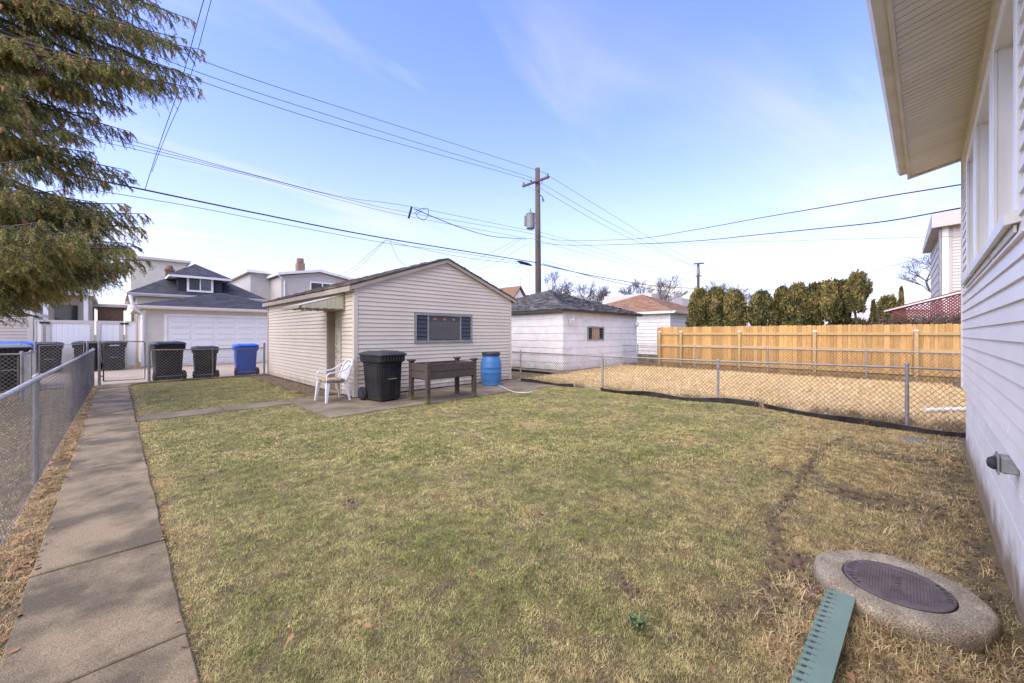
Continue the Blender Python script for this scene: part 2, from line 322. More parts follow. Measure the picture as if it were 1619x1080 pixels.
# ---------------------------------------------------------------- ground
def gh(x, y):
    """lie of the lawn, in metres"""
    x = np.asarray(x, float); y = np.asarray(y, float)
    h = .012*np.sin(x*1.9+.6)*np.cos(y*1.6)+.008*np.sin(x*4.3+y*3.1)
    h = h+.055*np.exp(-((x-9.3)**2/2.+(y-2.9)**2/1.6))-.06*np.exp(-((x-9.)**2/1.5+(y+.1)**2/1.4))
    h = h+.045*np.exp(-((x-2.9)**2+(y-.0)**2)/.35)
    e = np.clip((x-.25)/.4, 0, 1)*np.clip((7.2-y)/.35, 0, 1)*np.clip((9.0-x)/.01+1, 0, 1)
    return h*np.where(x < 9.6, np.clip((x-.25)/.4, 0, 1), 1)*np.where((y > 6.85) & (x < 9.05), np.clip((7.2-y)/.35, 0, 1), 1)+.0
def sheet(name, x0, x1, y0, y1, z, m, nx=1, ny=1, fn=None, label=None):
    X, Y = np.meshgrid(np.linspace(x0, x1, nx+1), np.linspace(y0, y1, ny+1)); Z = np.full_like(X, z)
    if fn is not None: Z = Z+fn(X, Y)
    V = np.stack([X, Y, Z], -1).reshape(-1, 3); i = np.arange(nx)[None]+np.arange(ny)[:, None]*(nx+1)
    Fc = np.stack([i, i+1, i+nx+2, i+nx+1], -1).reshape(-1, 4)
    o = npobj(name, V, Fc, m, kind='structure')
    me = o.data; me.polygons.foreach_set('use_smooth', [True]*len(me.polygons))
    return o
sheet('ground', -900, 900, -900, 900, -.10, ground_m)
sheet('lawn', .25, 9.12, -1.2, 7.2, -.012, ground_m, 90, 84, gh)
sheet('back_lawn', .25, 3.95, 7.2, 16.45, -.012, ground_m)
sheet('side_strip', -.56, -.37, -.5, 16.5, -.02, soil)
sheet('neighbouring_lawn', -9, -.56, -2, 16.9, -.03, ground_m)
sheet('mulch_strip', 3.25, 3.93, 9.9, 16.4, .004, soil, 8, 60, lambda X, Y: .02*np.sin(X*9)*np.cos(Y*5)+.008*np.sin(Y*21))
straw_g = mat('straw_ground', (.55,.41,.20), (.46,.33,.16), 3, .95, .7, 90, grain=.25, gscale=70)
sheet('straw_yard', 9.12, 16.5, -8, 9.1, -.02, straw_g, 60, 100, lambda X, Y: np.where(X < 10.6, gh(X, Y), 0)+.10*np.clip((X-10)/6, 0, 1)+.012*np.sin(X*3)*np.cos(Y*2.3))
sheet('alley_road', -60, 120, 17.0, 24.9, -.045, alley_c)
sheet('alley_verge', -9, 60, 16.45, 17.0, -.03, ground_m)
# slabs of the long walk
sw = obj('sidewalk', MB().box(-.365, .245, -1.5, 16.5, -.09, -.012), soil); sw['kind'] = 'structure'
ys = [-1.4, -.1, 1.25, 2.53, 3.78, 5.08, 6.38, 7.72, 9.0, 10.3, 11.6, 12.9, 14.2, 15.45, 16.6]
for i in range(len(ys)-1):
    m = MB(); dz = random.uniform(-.006, .006); g = .007
    n = 6; jl = [random.uniform(-.006, .006) for _ in range(n+1)]; jr = [random.uniform(-.006, .006) for _ in range(n+1)]
    yy = [ys[i]+g+(ys[i+1]-ys[i]-2*g)*k/n for k in range(n+1)]
    xl = [-.37+jl[k] for k in range(n+1)]; xr = [.25+jr[k] for k in range(n+1)]
    if i == len(ys)-2: xr = [.25+.5*(k/n)**2 for k in range(n+1)]
    if i == len(ys)-3: xr = [.25 for k in range(n+1)]
    out_ = [(xl[k], yy[k]) for k in range(n+1)][::-1]+[(xr[k], yy[k]) for k in range(n+1)]
    ins = [(x+(.006 if x < 0 else -.006), min(max(y, yy[0]+.006), yy[-1]-.006)) for x, y in out_]
    m.loft([[(x, y, -.08) for x, y in out_], [(x, y, .006+dz) for x, y in out_], [(x, y, .012+dz) for x, y in ins]])
    obj('slab', m, concrete, sw)
cp = obj('crossing_path', MB().box(.26, 2.72, 9.27, 9.85, -.09, -.015), soil); cp['kind'] = 'structure'
for a, b in ((.26, 1.49), (1.5, 2.70)):
    m = MB().bev(a, b, 9.26, 9.86, -.07, .010, .006); obj('slab', m, patio_c, cp)
pt = obj('patio', MB().box(2.71, 9.0, 7.22, 9.0, -.09, -.02), soil); pt['kind'] = 'structure'
for (a, b, y0, y1, dz) in ((2.70, 4.42, 7.22, 9.0, .0), (4.43, 6.3, 7.22, 9.0, -.004), (6.31, 7.7, 7.2, 9.0, .003), (7.71, 9.14, 7.05, 9.0, -.003)):
    m = MB().bev(a, b, y0, y1, -.07, .014+dz, .008); obj('slab', m, patio_c, pt)
obj('slab', MB().bev(2.70, 3.88, 9.01, 9.86, -.07, .009, .006), patio_c, pt)
cb = obj('kerb', MB().bev(.72, 3.9, 16.34, 16.46, -.1, .05, .015), concrete); cb['kind'] = 'structure'
# ---------------------------------------------------------------- siding / shingles / windows
def cut(iv, holes):
    res = [iv]
    for a, b in holes:
        nx = []
        for p, q in res:
            if b <= p or a >= q: nx.append((p, q)); continue
            if a-p > .01: nx.append((p, a))
            if q-b > .01: nx.append((b, q))
        res = nx
    return res
def siding(parent, O, U, Nn, z0, z1, course, span, m, holes=(), name='siding_board', proud=.026, seams=0, local=False):
    """one mesh per clapboard; span(z)->(u0,u1)"""
    k = 0; z = z0
    while z < z1-.01:
        zt = min(z+course, z1); zm = (z+zt)/2
        a0, b0 = span(z); a1, b1 = span(min(zt, z1-.001))
        hs = [(h[0], h[1]) for h in holes if h[2] < zm < h[3]]
        if b0-a0 > .02:
            pieces = cut((a0, b0), hs)
            if seams:
                sp = []
                for p, q in pieces:
                    if q-p > 2.2:
                        c = p+(q-p)*random.uniform(.3, .7); sp += [(p, c), (c-.0, q)]
                    else: sp.append((p, q))
                pieces = sp
            for j, (p, q) in enumerate(pieces):
                pt_ = max(p, a1) if p == a0 else p; qt = min(q, b1) if q == b0 else q
                if p == a0: pt_ = a1
                if q == b0: qt = b1
                if qt-pt_ < .005: qt = pt_+.005
                def P(u, w, zz): return (O[0]+U[0]*u+Nn[0]*w, O[1]+U[1]*u+Nn[1]*w, zz)
                jz = random.uniform(-.0012, .0012); pr = proud+random.uniform(-.0015, .0015)
                mb = MB()
                e = .004 if j else 0
                mb.hexa([P(p+e, -.004, z+jz), P(q, -.004, z+jz), P(q, pr, z+jz), P(p+e, pr, z+jz), P(pt_+e, -.004, zt+.012), P(qt, -.004, zt+.012), P(qt, .0035, zt+.012), P(pt_+e, .0035, zt+.012)])
                obj(name, mb, m, parent, local=local)
        z = zt; k += 1
def shingles(mb, A, B, Cc, D, expo=.14, w=.3, thick=.008, jit=.01, wild=0., over=1.25):
    A, B, Cc, D = map(Vector, (A, B, Cc, D)); nrm = (B-A).cross(D-A)
    if nrm.length < 1e-6: nrm = (B-A).cross(Cc-A)
    nrm.normalize()
    if nrm.z < 0: nrm = -nrm
    n = max(2, int(round(max((D-A).length, (Cc-B).length)/expo)))
    for k in range(n):
        t0, t1 = k/n, min(1, (k+over)/n)
        L0, R0 = A.lerp(D, t0), B.lerp(Cc, t0); L1, R1 = A.lerp(D, t1), B.lerp(Cc, t1)
        ln = (R0-L0).length
        if ln < .03: continue
        c = max(1, int(round(ln/w))); ph = random.random()*.8
        us = [0]+[min(1, max(0, (i+ph)/c+random.uniform(-.1, .1)/c)) for i in range(c)]+[1]
        for i in range(len(us)-1):
            u0, u1 = us[i], us[i+1]
            if u1-u0 < .002: continue
            e = .003/max(ln, .1)
            l = thick*(1+random.random()*.6)+(random.random()**4)*wild
            dd = (A-D).normalized()*random.uniform(-jit, jit)
            p = [L0.lerp(R0, u0+e)+dd, L0.lerp(R0, u1-e)+dd, L1.lerp(R1, u1-e), L1.lerp(R1, u0+e)]
            mb.cur = random.random(); b = len(mb.v)
            mb.v += [tuple(p[0]+nrm*l), tuple(p[1]+nrm*l*random.uniform(.8, 1.2)), tuple(p[2]+nrm*.002), tuple(p[3]+nrm*.002), tuple(p[0]), tuple(p[1])]
            mb.face(b, b+1, b+2, b+3); mb.face(b+4, b+5, b+1, b); mb.face(b+4, b, b+3); mb.face(b+1, b+5, b+2)
def frame_rect(mb, O, U, Nn, u0, u1, z0, z1, wd, w0, w1):
    """four butted frame bars on a wall"""
    def bar(a, b, c, d):
        o = (O[0]+U[0]*a+Nn[0]*w0, O[1]+U[1]*a+Nn[1]*w0, c)
        mb.obox(o, (U[0]*(b-a), U[1]*(b-a), 0), (Nn[0]*(w1-w0), Nn[1]*(w1-w0), 0), (0, 0, d-c))
    bar(u0, u1, z0, z0+wd); bar(u0, u1, z1-wd, z1); bar(u0, u0+wd, z0+wd, z1-wd); bar(u1-wd, u1, z0+wd, z1-wd)
def wbox(mb, O, U, Nn, a, b, w0, w1, c, d):
    mb.obox((O[0]+U[0]*a+Nn[0]*w0, O[1]+U[1]*a+Nn[1]*w0, c), (U[0]*(b-a), U[1]*(b-a), 0), (Nn[0]*(w1-w0), Nn[1]*(w1-w0), 0), (0, 0, d-c)); return mb
def hip_roof(parent, x0, x1, y0, y1, ze, za, m, over=.25, th=.12, fasc=None, apex=None, ridge=0., wild=0., expo=.14, w=.3, gutter=True, hipcap=True):
    X0, X1, Y0, Y1 = x0-over, x1+over, y0-over, y1+over
    cx, cy = apex or ((x0+x1)/2, (y0+y1)/2)
    a, b = ((cx-ridge/2, cy, za), (cx+ridge/2, cy, za)) if (x1-x0) >= (y1-y0) else ((cx, cy-ridge/2, za), (cx, cy+ridge/2, za))
    P = [(X0,Y0,ze),(X1,Y0,ze),(X1,Y1,ze),(X0,Y1,ze)]
    if (x1-x0) >= (y1-y0): faces = [(P[0],P[1],b,a),(P[1],P[2],b,b),(P[2],P[3],a,b),(P[3],P[0],a,a)]
    else: faces = [(P[0],P[1],a,a),(P[1],P[2],b,a),(P[2],P[3],b,b),(P[3],P[0],a,b)]
    slab = MB()
    for f in faces: slab.poly([f[0], f[1], f[2], f[3]] if f[2] != f[3] else f[:3])
    slab.poly([P[3], P[2], P[1], P[0]])
    ro = obj('roof', slab, m, parent)
    s = MB()
    for f in faces: shingles(s, f[0], f[1], f[2], f[3], expo, w, wild=wild, thick=.010)
    obj('shingles', s, m, ro, kind='stuff', attr=True)
    if hipcap:
        c = MB()
        for p, q in ((P[0], a), (P[1], b if (x1-x0) >= (y1-y0) else a), (P[2], b), (P[3], a if (x1-x0) >= (y1-y0) else b)):
            p, q = Vector(p), Vector(q); n = int((q-p).length/.22); d = (q-p)/n; sd_ = d.cross(Vector((0,0,1))).normalized()*.11
            for i in range(n):
                o = p+d*i; c.cur = random.random(); up = Vector((0,0,.028+random.random()*.006)); up2 = Vector((0,0,.016))
                c.poly([o-sd_+Vector((0,0,-.02)), o+up, o+d*1.15+up2, o+d*1.15-sd_+Vector((0,0,-.03))]); c.poly([o+up, o+sd_+Vector((0,0,-.02)), o+d*1.15+sd_+Vector((0,0,-.03)), o+d*1.15+up2])
        obj('hip_cap', c, m, ro, kind='stuff', attr=True)
    if fasc:
        f = MB(); h = th
        f.box(X0-.02, X1+.02, Y0-.02, Y0, ze-h, ze+.0); f.box(X0-.02, X1+.02, Y1, Y1+.02, ze-h, ze)
        f.box(X0-.02, X0, Y0, Y1, ze-h, ze); f.box(X1, X1+.02, Y0, Y1, ze-h, ze)
        obj('fascia', f, fasc, parent)
        g = MB().box(X0+.003, X1-.003, Y0+.003, Y1-.003, ze-h+.02, ze-h+.035); obj('soffit', g, fasc, parent)
        if gutter:
            g = MB(); g.hexa([(X0-.02,Y0-.10,ze-.09),(X1+.02,Y0-.10,ze-.09),(X1+.02,Y0-.022,ze-.11),(X0-.02,Y0-.022,ze-.11),(X0-.02,Y0-.14,ze+.01),(X1+.02,Y0-.14,ze+.01),(X1+.02,Y0-.022,ze+.005),(X0-.02,Y0-.022,ze+.005)])
            obj('gutter', g, fasc, parent)
    return ro
# ---------------------------------------------------------------- tan garage in the yard
SX0, SX1, SY0, SY1 = 3.91, 9.03, 9.01, 16.35
shed = thing('garage', 'low tan clapboard garage with gable facing the lawn, blue barrel and planter before it', 'garage', (SX0, SY0, 0))
RX, RZ = 6.47, 3.47; EV = 2.56
core = MB(); i_ = .03
core.loft([[(SX0+i_+.16, y, .03),(SX1-i_, y, .03),(SX1-i_, y, EV),(RX, y, RZ-.02),(SX0+i_+.16, y, EV)] for y in (SY0+.2, SY1-i_)])
obj('wall', core, sh_wall, shed)
wl = MB()       # thin wall sheets behind the boards, with the window and door openings left free
wbox(wl, (0,SY0), (1,0), (0,-1), SX0+.01, 5.5, -.05, -.005, .05, EV); wbox(wl, (0,SY0), (1,0), (0,-1), 7.39, SX1-.01, -.05, -.005, .05, EV)
wbox(wl, (0,SY0), (1,0), (0,-1), 5.5, 7.39, -.05, -.005, .05, 1.285); wbox(wl, (0,SY0), (1,0), (0,-1), 5.5, 7.39, -.05, -.005, 2.03, EV)
wl.loft([[(SX0+.02,y,EV),(SX1-.02,y,EV),(RX,y,RZ)] for y in (SY0+.005, SY0+.05)])
DY0, DY1 = 9.74, 10.66
wl.box(SX0+.005, SX0+.05, SY0+.06, DY0, .05, EV); wl.box(SX0+.005, SX0+.05, DY1, SY1-.01, .05, EV); wl.box(SX0+.005, SX0+.05, DY0, DY1, 2.1, EV)
obj('wall', wl, tan_sid, shed)
slope = (RZ-EV)/(RX-SX0)
def gspan(z):
    if z <= EV: return (SX0+.06, SX1-.06)
    d = (z-EV)/slope; return (SX0+d+.02, SX1-d-.02)
siding(shed, (0,SY0), (1,0), (0,-1), .045, RZ-.05, .1015, gspan, tan_sid, [(5.47,7.42,1.27,2.05)])
siding(shed, (SX0,0), (0,1), (-1,0), .045, EV-.02, .1015, lambda z: (SY0+.06, SY1-.06), tan_sid, [(DY0-.02,DY1+.02,0,2.13)])
cc = MB(); cc.box(SX0-.034, SX0+.055, SY0-.034, SY0+.0, .03, EV); cc.box(SX0-.034, SX0, SY0, SY0+.06, .03, EV); obj('corner_board', cc, cream_trim, shed)
obj('corner_board', MB().box(SX1-.055, SX1+.02, SY0-.028, SY0+.03, .03, EV-.03), cream_trim, shed)
obj('corner_board', MB().box(SX0-.028, SX0+.02, SY1-.1, SY1+.03, .03, EV), brown_trim, shed)
obj('foundation', MB().box(SX0-.0, SX1, SY0-.0, SY1, -.1, .04), soil, shed)
# roof
rf = MB(); GO = .10; EO = .16; TH = .10
ex0, ex1 = SX0-EO, SX1+EO; ez = EV+.10-slope*EO+.02; rz = RZ+.13
def rline(x): return rz-(abs(x-RX)/(RX-ex0 if x < RX else ex1-RX))*(rz-ez)
rf.loft([[(ex0,y,ez-.03),(RX,y,rz-.045),(ex1,y,ez-.03),(ex1,y,ez),(RX,y,rz),(ex0,y,ez)] for y in (SY0-GO, SY1+GO)])
roof = obj('roof', rf, shg_old, shed)
s_ = MB(); shingles(s_, (ex0-.02,SY1+GO,ez), (ex0-.02,SY0-GO-.015,ez), (RX,SY0-GO-.015,rz), (RX,SY1+GO,rz), .13, .28, .012, .018, .03)
shingles(s_, (ex1+.02,SY0-GO-.015,ez), (ex1+.02,SY1+GO,ez), (RX,SY1+GO,rz), (RX,SY0-GO-.015,rz), .13, .28, .012, .018, .03)
obj('shingles', s_, shg_old, roof, kind='stuff', attr=True)
rk = MB()
for (xa, xb) in ((ex0, RX), (RX, ex1)):
    za, zb = rline(xa)-.032, rline(xb)-.032
    rk.hexa([(xa,SY0-GO+.004,za-.09),(xb,SY0-GO+.004,zb-.09),(xb,SY0-GO+.03,zb-.09),(xa,SY0-GO+.03,za-.09),(xa,SY0-GO+.004,za),(xb,SY0-GO+.004,zb),(xb,SY0-GO+.03,zb),(xa,SY0-GO+.03,za)])
    rk.hexa([(xa,SY0-GO+.032,za-.088),(xb,SY0-GO+.032,zb-.088),(xb,SY0-.002,zb-.088),(xa,SY0-.002,za-.088),(xa,SY0-GO+.032,za-.07),(xb,SY0-GO+.032,zb-.07),(xb,SY0-.002,zb-.07),(xa,SY0-.002,za-.07)])
obj('rake_board', rk, brown_trim, shed)
rk = MB()
for (xa, xb) in ((SX0, RX), (RX, SX1)):
    za, zb = rline(xa)-.125, rline(xb)-.125
    rk.hexa([(xa,SY0-.024,za-.05),(xb,SY0-.024,zb-.05),(xb,SY0-.002,zb-.05),(xa,SY0-.002,za-.05),(xa,SY0-.024,za),(xb,SY0-.024,zb),(xb,SY0-.002,zb),(xa,SY0-.002,za)])
obj('frieze_board', rk, cream_trim, shed)
ev = MB().box(ex0-.01, ex0+.015, SY0-GO, SY1+GO, ez-.14, ez-.028); ev.box(ex0+.016, SX0-.005, SY0-GO+.01, SY1+GO, ez-.135, ez-.12); obj('fascia', ev, brown_trim, shed)
ev = MB().box(ex1-.015, ex1+.01, SY0-GO, SY1+GO, ez-.14, ez-.028); ev.box(SX1+.005, ex1-.016, SY0-GO+.01, SY1+GO, ez-.135, ez-.12); obj('fascia', ev, brown_trim, shed)
# window
wn = MB(); O2, U2, N2 = (0,SY0), (1,0), (0,-1)
frame_rect(wn, O2, U2, N2, 5.49, 7.40, 1.28, 2.04, .045, -.05, .035)
for u in (5.875, 6.965): wbox(wn, O2, U2, N2, u, u+.04, -.045, .025, 1.325, 1.995)
win = obj('window', wn, galv, shed)
wbx = MB(); wbox(wbx, O2, U2, N2, 5.47, 7.42, .0, .055, 1.262, 1.279); wbox(wbx, O2, U2, N2, 5.47, 7.42, .0, .03, 2.041, 2.06); obj('sill', wbx, galv, win)
for (a, b) in ((5.537, 5.873), (7.007, 7.353)):
    for k in range(6):
        z = 1.33+k*.111; mb = MB()
        mb.hexa([(a,SY0-.018,z),(b,SY0-.018,z),(b,SY0-.012,z),(a,SY0-.012,z),(a,SY0+.012,z+.115),(b,SY0+.012,z+.115),(b,SY0+.018,z+.115),(a,SY0+.018,z+.115)]); obj('louvre_pane', mb, glass_mid, win)
mb = MB().box(5.917, 6.963, SY0+.0, SY0+.006, 1.33, 1.99); obj('pane', mb, glass_mid, win)
bl = MB()
for k in range(16): bl.box(5.93, 6.95, SY0-.0035, SY0-.001, 1.36+k*.03, 1.372+k*.03)
obj('blind', bl, blind_m, win)
obj('backing', MB().box(5.54, 7.35, SY0+.03, SY0+.045, 1.30, 2.02), glass, win)
orn = mat('orange_ornament', (.62,.22,.12), (.5,.15,.1), 20, .6)
for u in (6.11, 6.43, 6.74):
    mb = MB()
    mb.loft([[(u-.045, SY0-.006, 1.905),(u-.02,SY0-.008,1.93),(u+.03,SY0-.008,1.935),(u+.05,SY0-.006,1.91),(u+.035,SY0-.006,1.87),(u,SY0-.006,1.88)], [(u-.045, SY0-.002, 1.905),(u-.02,SY0-.002,1.93),(u+.03,SY0-.002,1.935),(u+.05,SY0-.002,1.91),(u+.035,SY0-.002,1.87),(u,SY0-.002,1.88)]]); obj('ornament', mb, orn, win)
# door
dr = obj('door', MB().box(SX0+.17, SX0+.21, DY0+.03, DY1-.03, .05, 2.08), peel, shed)
for k in range(3):
    for j in range(2):
        mb = MB().bev(SX0+.160, SX0+.169, DY0+.12+j*.37, DY0+.42+j*.37, .2+k*.62, .7+k*.62, .006); obj('panel', mb, peel, dr)
obj('handle', MB().lathe([(.02,0),(.012,.02),(.03,.04),(.03,.06),(.01,.07)], 12, (SX0+.155, DY1-.1, 1.0), 'x'), galv, dr)
tr = MB(); tr.box(SX0-.03, SX0+.17, DY1-.03, DY1+.02, .03, 2.14); tr.box(SX0-.03, SX0+.17, DY0-.02, DY0+.03, .03, 2.14); tr.box(SX0-.03, SX0+.17, DY0+.031, DY1-.031, 2.08, 2.14)
for k in range(4): tr.box(SX0+.0+k*.042, SX0+.012+k*.042, DY1-.04, DY1-.031, .03, 2.08)
obj('door_frame', tr, brown_trim, shed)
obj('doorstep', MB().bev(SX0-.03, SX0+.16, DY0+.035, DY1-.035, .0, .05, .01), patio_c, shed)
# awning over the door
aw = thing('door_awning', 'faded yellow-green metal awning with scalloped side above the garage door', 'awning', (3.9, 10.16, 2.1))
A0, A1, AX, AZ0, AZ1 = 9.53, 10.79, 2.9, 2.13, 2.43
for k in range(9):
    ya, yb = A0+(A1-A0)*k/9, A0+(A1-A0)*(k+1)/9-.006; h = .0 if k % 2 else .018
    mb = MB().hexa([(AX-.02,ya,AZ0+h),(SX0-.03,ya,AZ1+h),(SX0-.03,yb,AZ1+h),(AX-.02,yb,AZ0+h),(AX-.02,ya,AZ0+h+.006),(SX0-.03,ya,AZ1+h+.006),(SX0-.03,yb,AZ1+h+.006),(AX-.02,yb,AZ0+h+.006)]); obj('slat', mb, metal_awt, aw)
for yside in (A0-.008, A1+.002):
    for k in range(10):
        xa = AX+.03+(SX0-.06-AX-.03)*k/10; xb = AX+.03+(SX0-.06-AX-.03)*(k+1)/10-.004
        zt_a = AZ0+(AZ1-AZ0)*(xa-AX)/(SX0-.03-AX)-.003; zt_b = AZ0+(AZ1-AZ0)*(xb-AX)/(SX0-.03-AX)-.003; yo = .004*(k % 2)
        zb = AZ0-.04+.012*((k*7) % 2)
        obj('side_slat', MB().hexa([(xa,yside-yo,zb),(xb,yside-yo,zb),(xb,yside-yo+.005,zb),(xa,yside-yo+.005,zb),(xa,yside-yo,zt_a),(xb,yside-yo,zt_b),(xb,yside-yo+.005,zt_b),(xa,yside-yo+.005,zt_a)]), metal_aw, aw)
fr = MB().box(AX-.03, AX-.021, A0, A1, AZ0-.045, AZ0+.024); fr.box(SX0-.059, SX0-.03, A0-.02, A1+.02, AZ0-.05, AZ1+.04)
obj('frame', fr, brown_trim, aw)
# ---------------------------------------------------------------- the house wall on the right (local frame: x along the wall, y outwards)
ha = math.atan2(-.0327, .9994); nn = (.0327, .9995)
house = thing('house', 'grey-white clapboard house wall with three deep windows and a wide beige eave', 'house', (nn[0]*-.325, nn[1]*-.325, 0), ha)
HS1 = 7.44; HB = .845; HT = 3.66
def hobj(name, mb, m, parent=house, **k): return obj(name, mb, m, parent, local=True, **k)
wins = [(3.11, 4.17), (4.23, 5.50), (5.58, 6.60)]; WZ0, WZ1 = 2.09, 3.45
inner = MB().box(-3, HS1-.08, -8, -.24, -.2, HT+.1); hobj('wall', inner, house_sid)
wl = MB(); xs = [-3]+[q for w_ in wins for q in (w_[0]+.07, w_[1]-.07)]+[HS1-.02]
for i in range(0, len(xs), 2): wl.box(xs[i], xs[i+1], -.235, -.005, HB, HT)
for a, b in wins: wl.box(a+.07, b-.07, -.235, -.005, HB, WZ0+.06); wl.box(a+.07, b-.07, -.235, -.005, WZ1-.07, HT)
hobj('wall', wl, house_sid)
siding(house, (0,0), (1,0), (0,1), HB, HT-.03, .1025, lambda z: (-1.5, HS1-.05), house_sid, [(a-.02, b+.02, WZ0-.03, WZ1+.02) for a, b in wins], proud=.019, seams=1, local=True)
hobj('corner_board', MB().box(HS1-.052, HS1+.012, -.12, .028, HB-.01, HT), white_p)
jc = MB(); jc.box(2.9, 6.7, .0, .026, WZ0-.125, WZ0-.11)
hobj('trim_strip', jc, house_sid)
# foundation of painted blocks
fo = hobj('foundation', MB().box(-3, HS1-.03, -.24, -.030, -.25, HB+.01), found_p)
for k, (za, zb) in enumerate(((-.15, .04), (.043, .243), (.246, .446), (.449, .649), (.652, .844))):
    x = -1.5+(.2 if k % 2 else 0)
    while x < HS1-.05:
        x1 = min(x+.4, HS1-.03)
        mb = MB().bev(x+.0008, x1-.0008, -.029, -.011, za+.001, zb-.001, .0012); obj('block', mb, found_p, fo, local=True); x += .4
# windows
for (a, b) in wins:
    w = MB()
    for (x0, x1, z0, z1) in ((a, b, WZ1-.09, WZ1), (a, a+.085, WZ0, WZ1-.09), (b-.085, b, WZ0, WZ1-.09)): w.bev(x0, x1, .0, .024, z0, z1, .005)
    w.box(a+.075, a+.087, -.095, .0, WZ0+.06, WZ1-.08); w.box(b-.087, b-.075, -.095, .0, WZ0+.06, WZ1-.08); w.box(a+.087, b-.087, -.095, .0, WZ1-.085, WZ1-.07)
    f = hobj('window', w, white_vinyl)
    s2 = MB().hexa([(a-.02,-.10,WZ0-.02),(b+.02,-.10,WZ0-.02),(b+.02,.062,WZ0-.055),(a-.02,.062,WZ0-.055),(a-.02,-.10,WZ0+.058),(b+.02,-.10,WZ0+.058),(b+.02,.062,WZ0+.0),(a-.02,.062,WZ0+.0)])
    s2.box(a+.01, b-.01, .02, .03, WZ0-.09, WZ0-.0551)
    obj('sill', s2, white_p, f, local=True)
    sa = MB(); zm = (WZ0+WZ1)/2+.04; sa.box(a+.087, a+.125, -.09, -.062, WZ0+.06, WZ1-.09); sa.box(b-.125, b-.087, -.09, -.062, WZ0+.06, WZ1-.09)
    for z in (WZ0+.06, zm, WZ1-.13): sa.box(a+.125, b-.125, -.09, -.062, z, z+.04)
    obj('sash', sa, white_vinyl, f, local=True)
    obj('pane', MB().box(a+.12, b-.12, -.084, -.080, WZ0+.1, WZ1-.12), glass_mid, f, local=True)
    bl = MB()
    for k in range(12): bl.hexa([(a+.13,-.078,WZ1-.16-k*.04),(b-.13,-.078,WZ1-.16-k*.04),(b-.13,-.076,WZ1-.165-k*.04),(a+.13,-.076,WZ1-.165-k*.04),(a+.13,-.078,WZ1-.135-k*.04),(b-.13,-.078,WZ1-.135-k*.04),(b-.13,-.077,WZ1-.132-k*.04),(a+.13,-.077,WZ1-.132-k*.04)])
    obj('blind', bl, white_p, f, local=True)
# eave
EW = .47; ZW, ZO = 3.70, 3.605
x = .0; slat0 = None
while x < HS1+.03:
    mb = MB().hexa([(x+.009,.028,ZW),(x+.0765,.028,ZW-.002),(x+.0765,EW,ZO-.002),(x+.009,EW,ZO),(x+.009,.028,ZW+.012),(x+.0765,.028,ZW+.012),(x+.0765,EW,ZO+.012),(x+.009,EW,ZO+.012)])
    hobj('soffit_slat', mb, soffit_m); x += .08
hobj('soffit_backing', MB().hexa([(-3,-.05,ZW+.016),(HS1+.08,-.05,ZW+.016),(HS1+.08,EW,ZO+.016),(-3,EW,ZO+.016),(-3,-.05,ZW+.03),(HS1+.08,-.05,ZW+.03),(HS1+.08,EW,ZO+.03),(-3,EW,ZO+.03)]), sh_wall)
hobj('soffit_trim', MB().box(-3, HS1+.03, .0, .03, ZW-.05, ZW+.0), fascia_m)
hobj('frieze_board', MB().box(-3, HS1+.0, .0, .022, ZW-.11, ZW-.051), house_sid)
hobj('fascia', MB().box(-3, HS1+.05, EW+.001, EW+.028, ZO-.022, ZO+.17), fascia_m)
g = MB(); pr_ = [(.030,-.0),(.10,-.004),(.125,.05),(.13,.105),(.138,.13),(.118,.13),(.112,.05),(.03,.02)]
g.loft([[(x_, EW+a, ZO+.03+b) for a, b in pr_] for x_ in (-3, HS1-.03)]); hobj('gutter', g, fascia_m)
hobj('gutter_end_cap', MB().loft([[(x_, EW+a, ZO+.025+b*1.03) for a, b in [(.029,-.0),(.104,-.006),(.13,.05),(.141,.135),(.03,.135)]] for x_ in (HS1-.029, HS1-.021)]), fascia_m)
# end return of the eave
for k in range(5):
    ya, yb = .03+k*.088, .03+(k+1)*.088-.004
    za, zb = ZW-.0-(ZW-ZO)*(ya-.03)/.44, ZW-(ZW-ZO)*(yb-.03)/.44
    hobj('soffit_slat', MB().hexa([(HS1+.03,ya,za-.015),(HS1+.065,ya,za-.015),(HS1+.065,yb,zb-.015),(HS1+.03,yb,zb-.015),(HS1+.03,ya,za-.003),(HS1+.065,ya,za-.003),(HS1+.065,yb,zb-.003),(HS1+.03,yb,zb-.003)]), soffit_m)
hobj('rake_board', MB().hexa([(HS1+.066,-.3,ZW+.05),(HS1+.085,-.3,ZW+.05),(HS1+.085,EW+.03,ZO-.025),(HS1+.066,EW+.03,ZO-.025),(HS1+.066,-.3,ZW+.30),(HS1+.085,-.3,ZW+.30),(HS1+.085,EW+.03,ZO+.2),(HS1+.066,EW+.03,ZO+.2)]), fascia_m)
rfm = MB().hexa([(-3,-6,5.6),(HS1+.15,-6,5.6),(HS1+.15,EW+.08,ZO+.17),(-3,EW+.08,ZO+.17),(-3,-6,5.68),(HS1+.15,-6,5.68),(HS1+.15,EW+.08,ZO+.2),(-3,EW+.08,ZO+.2)])
rro = hobj('roof', rfm, shg_dark)
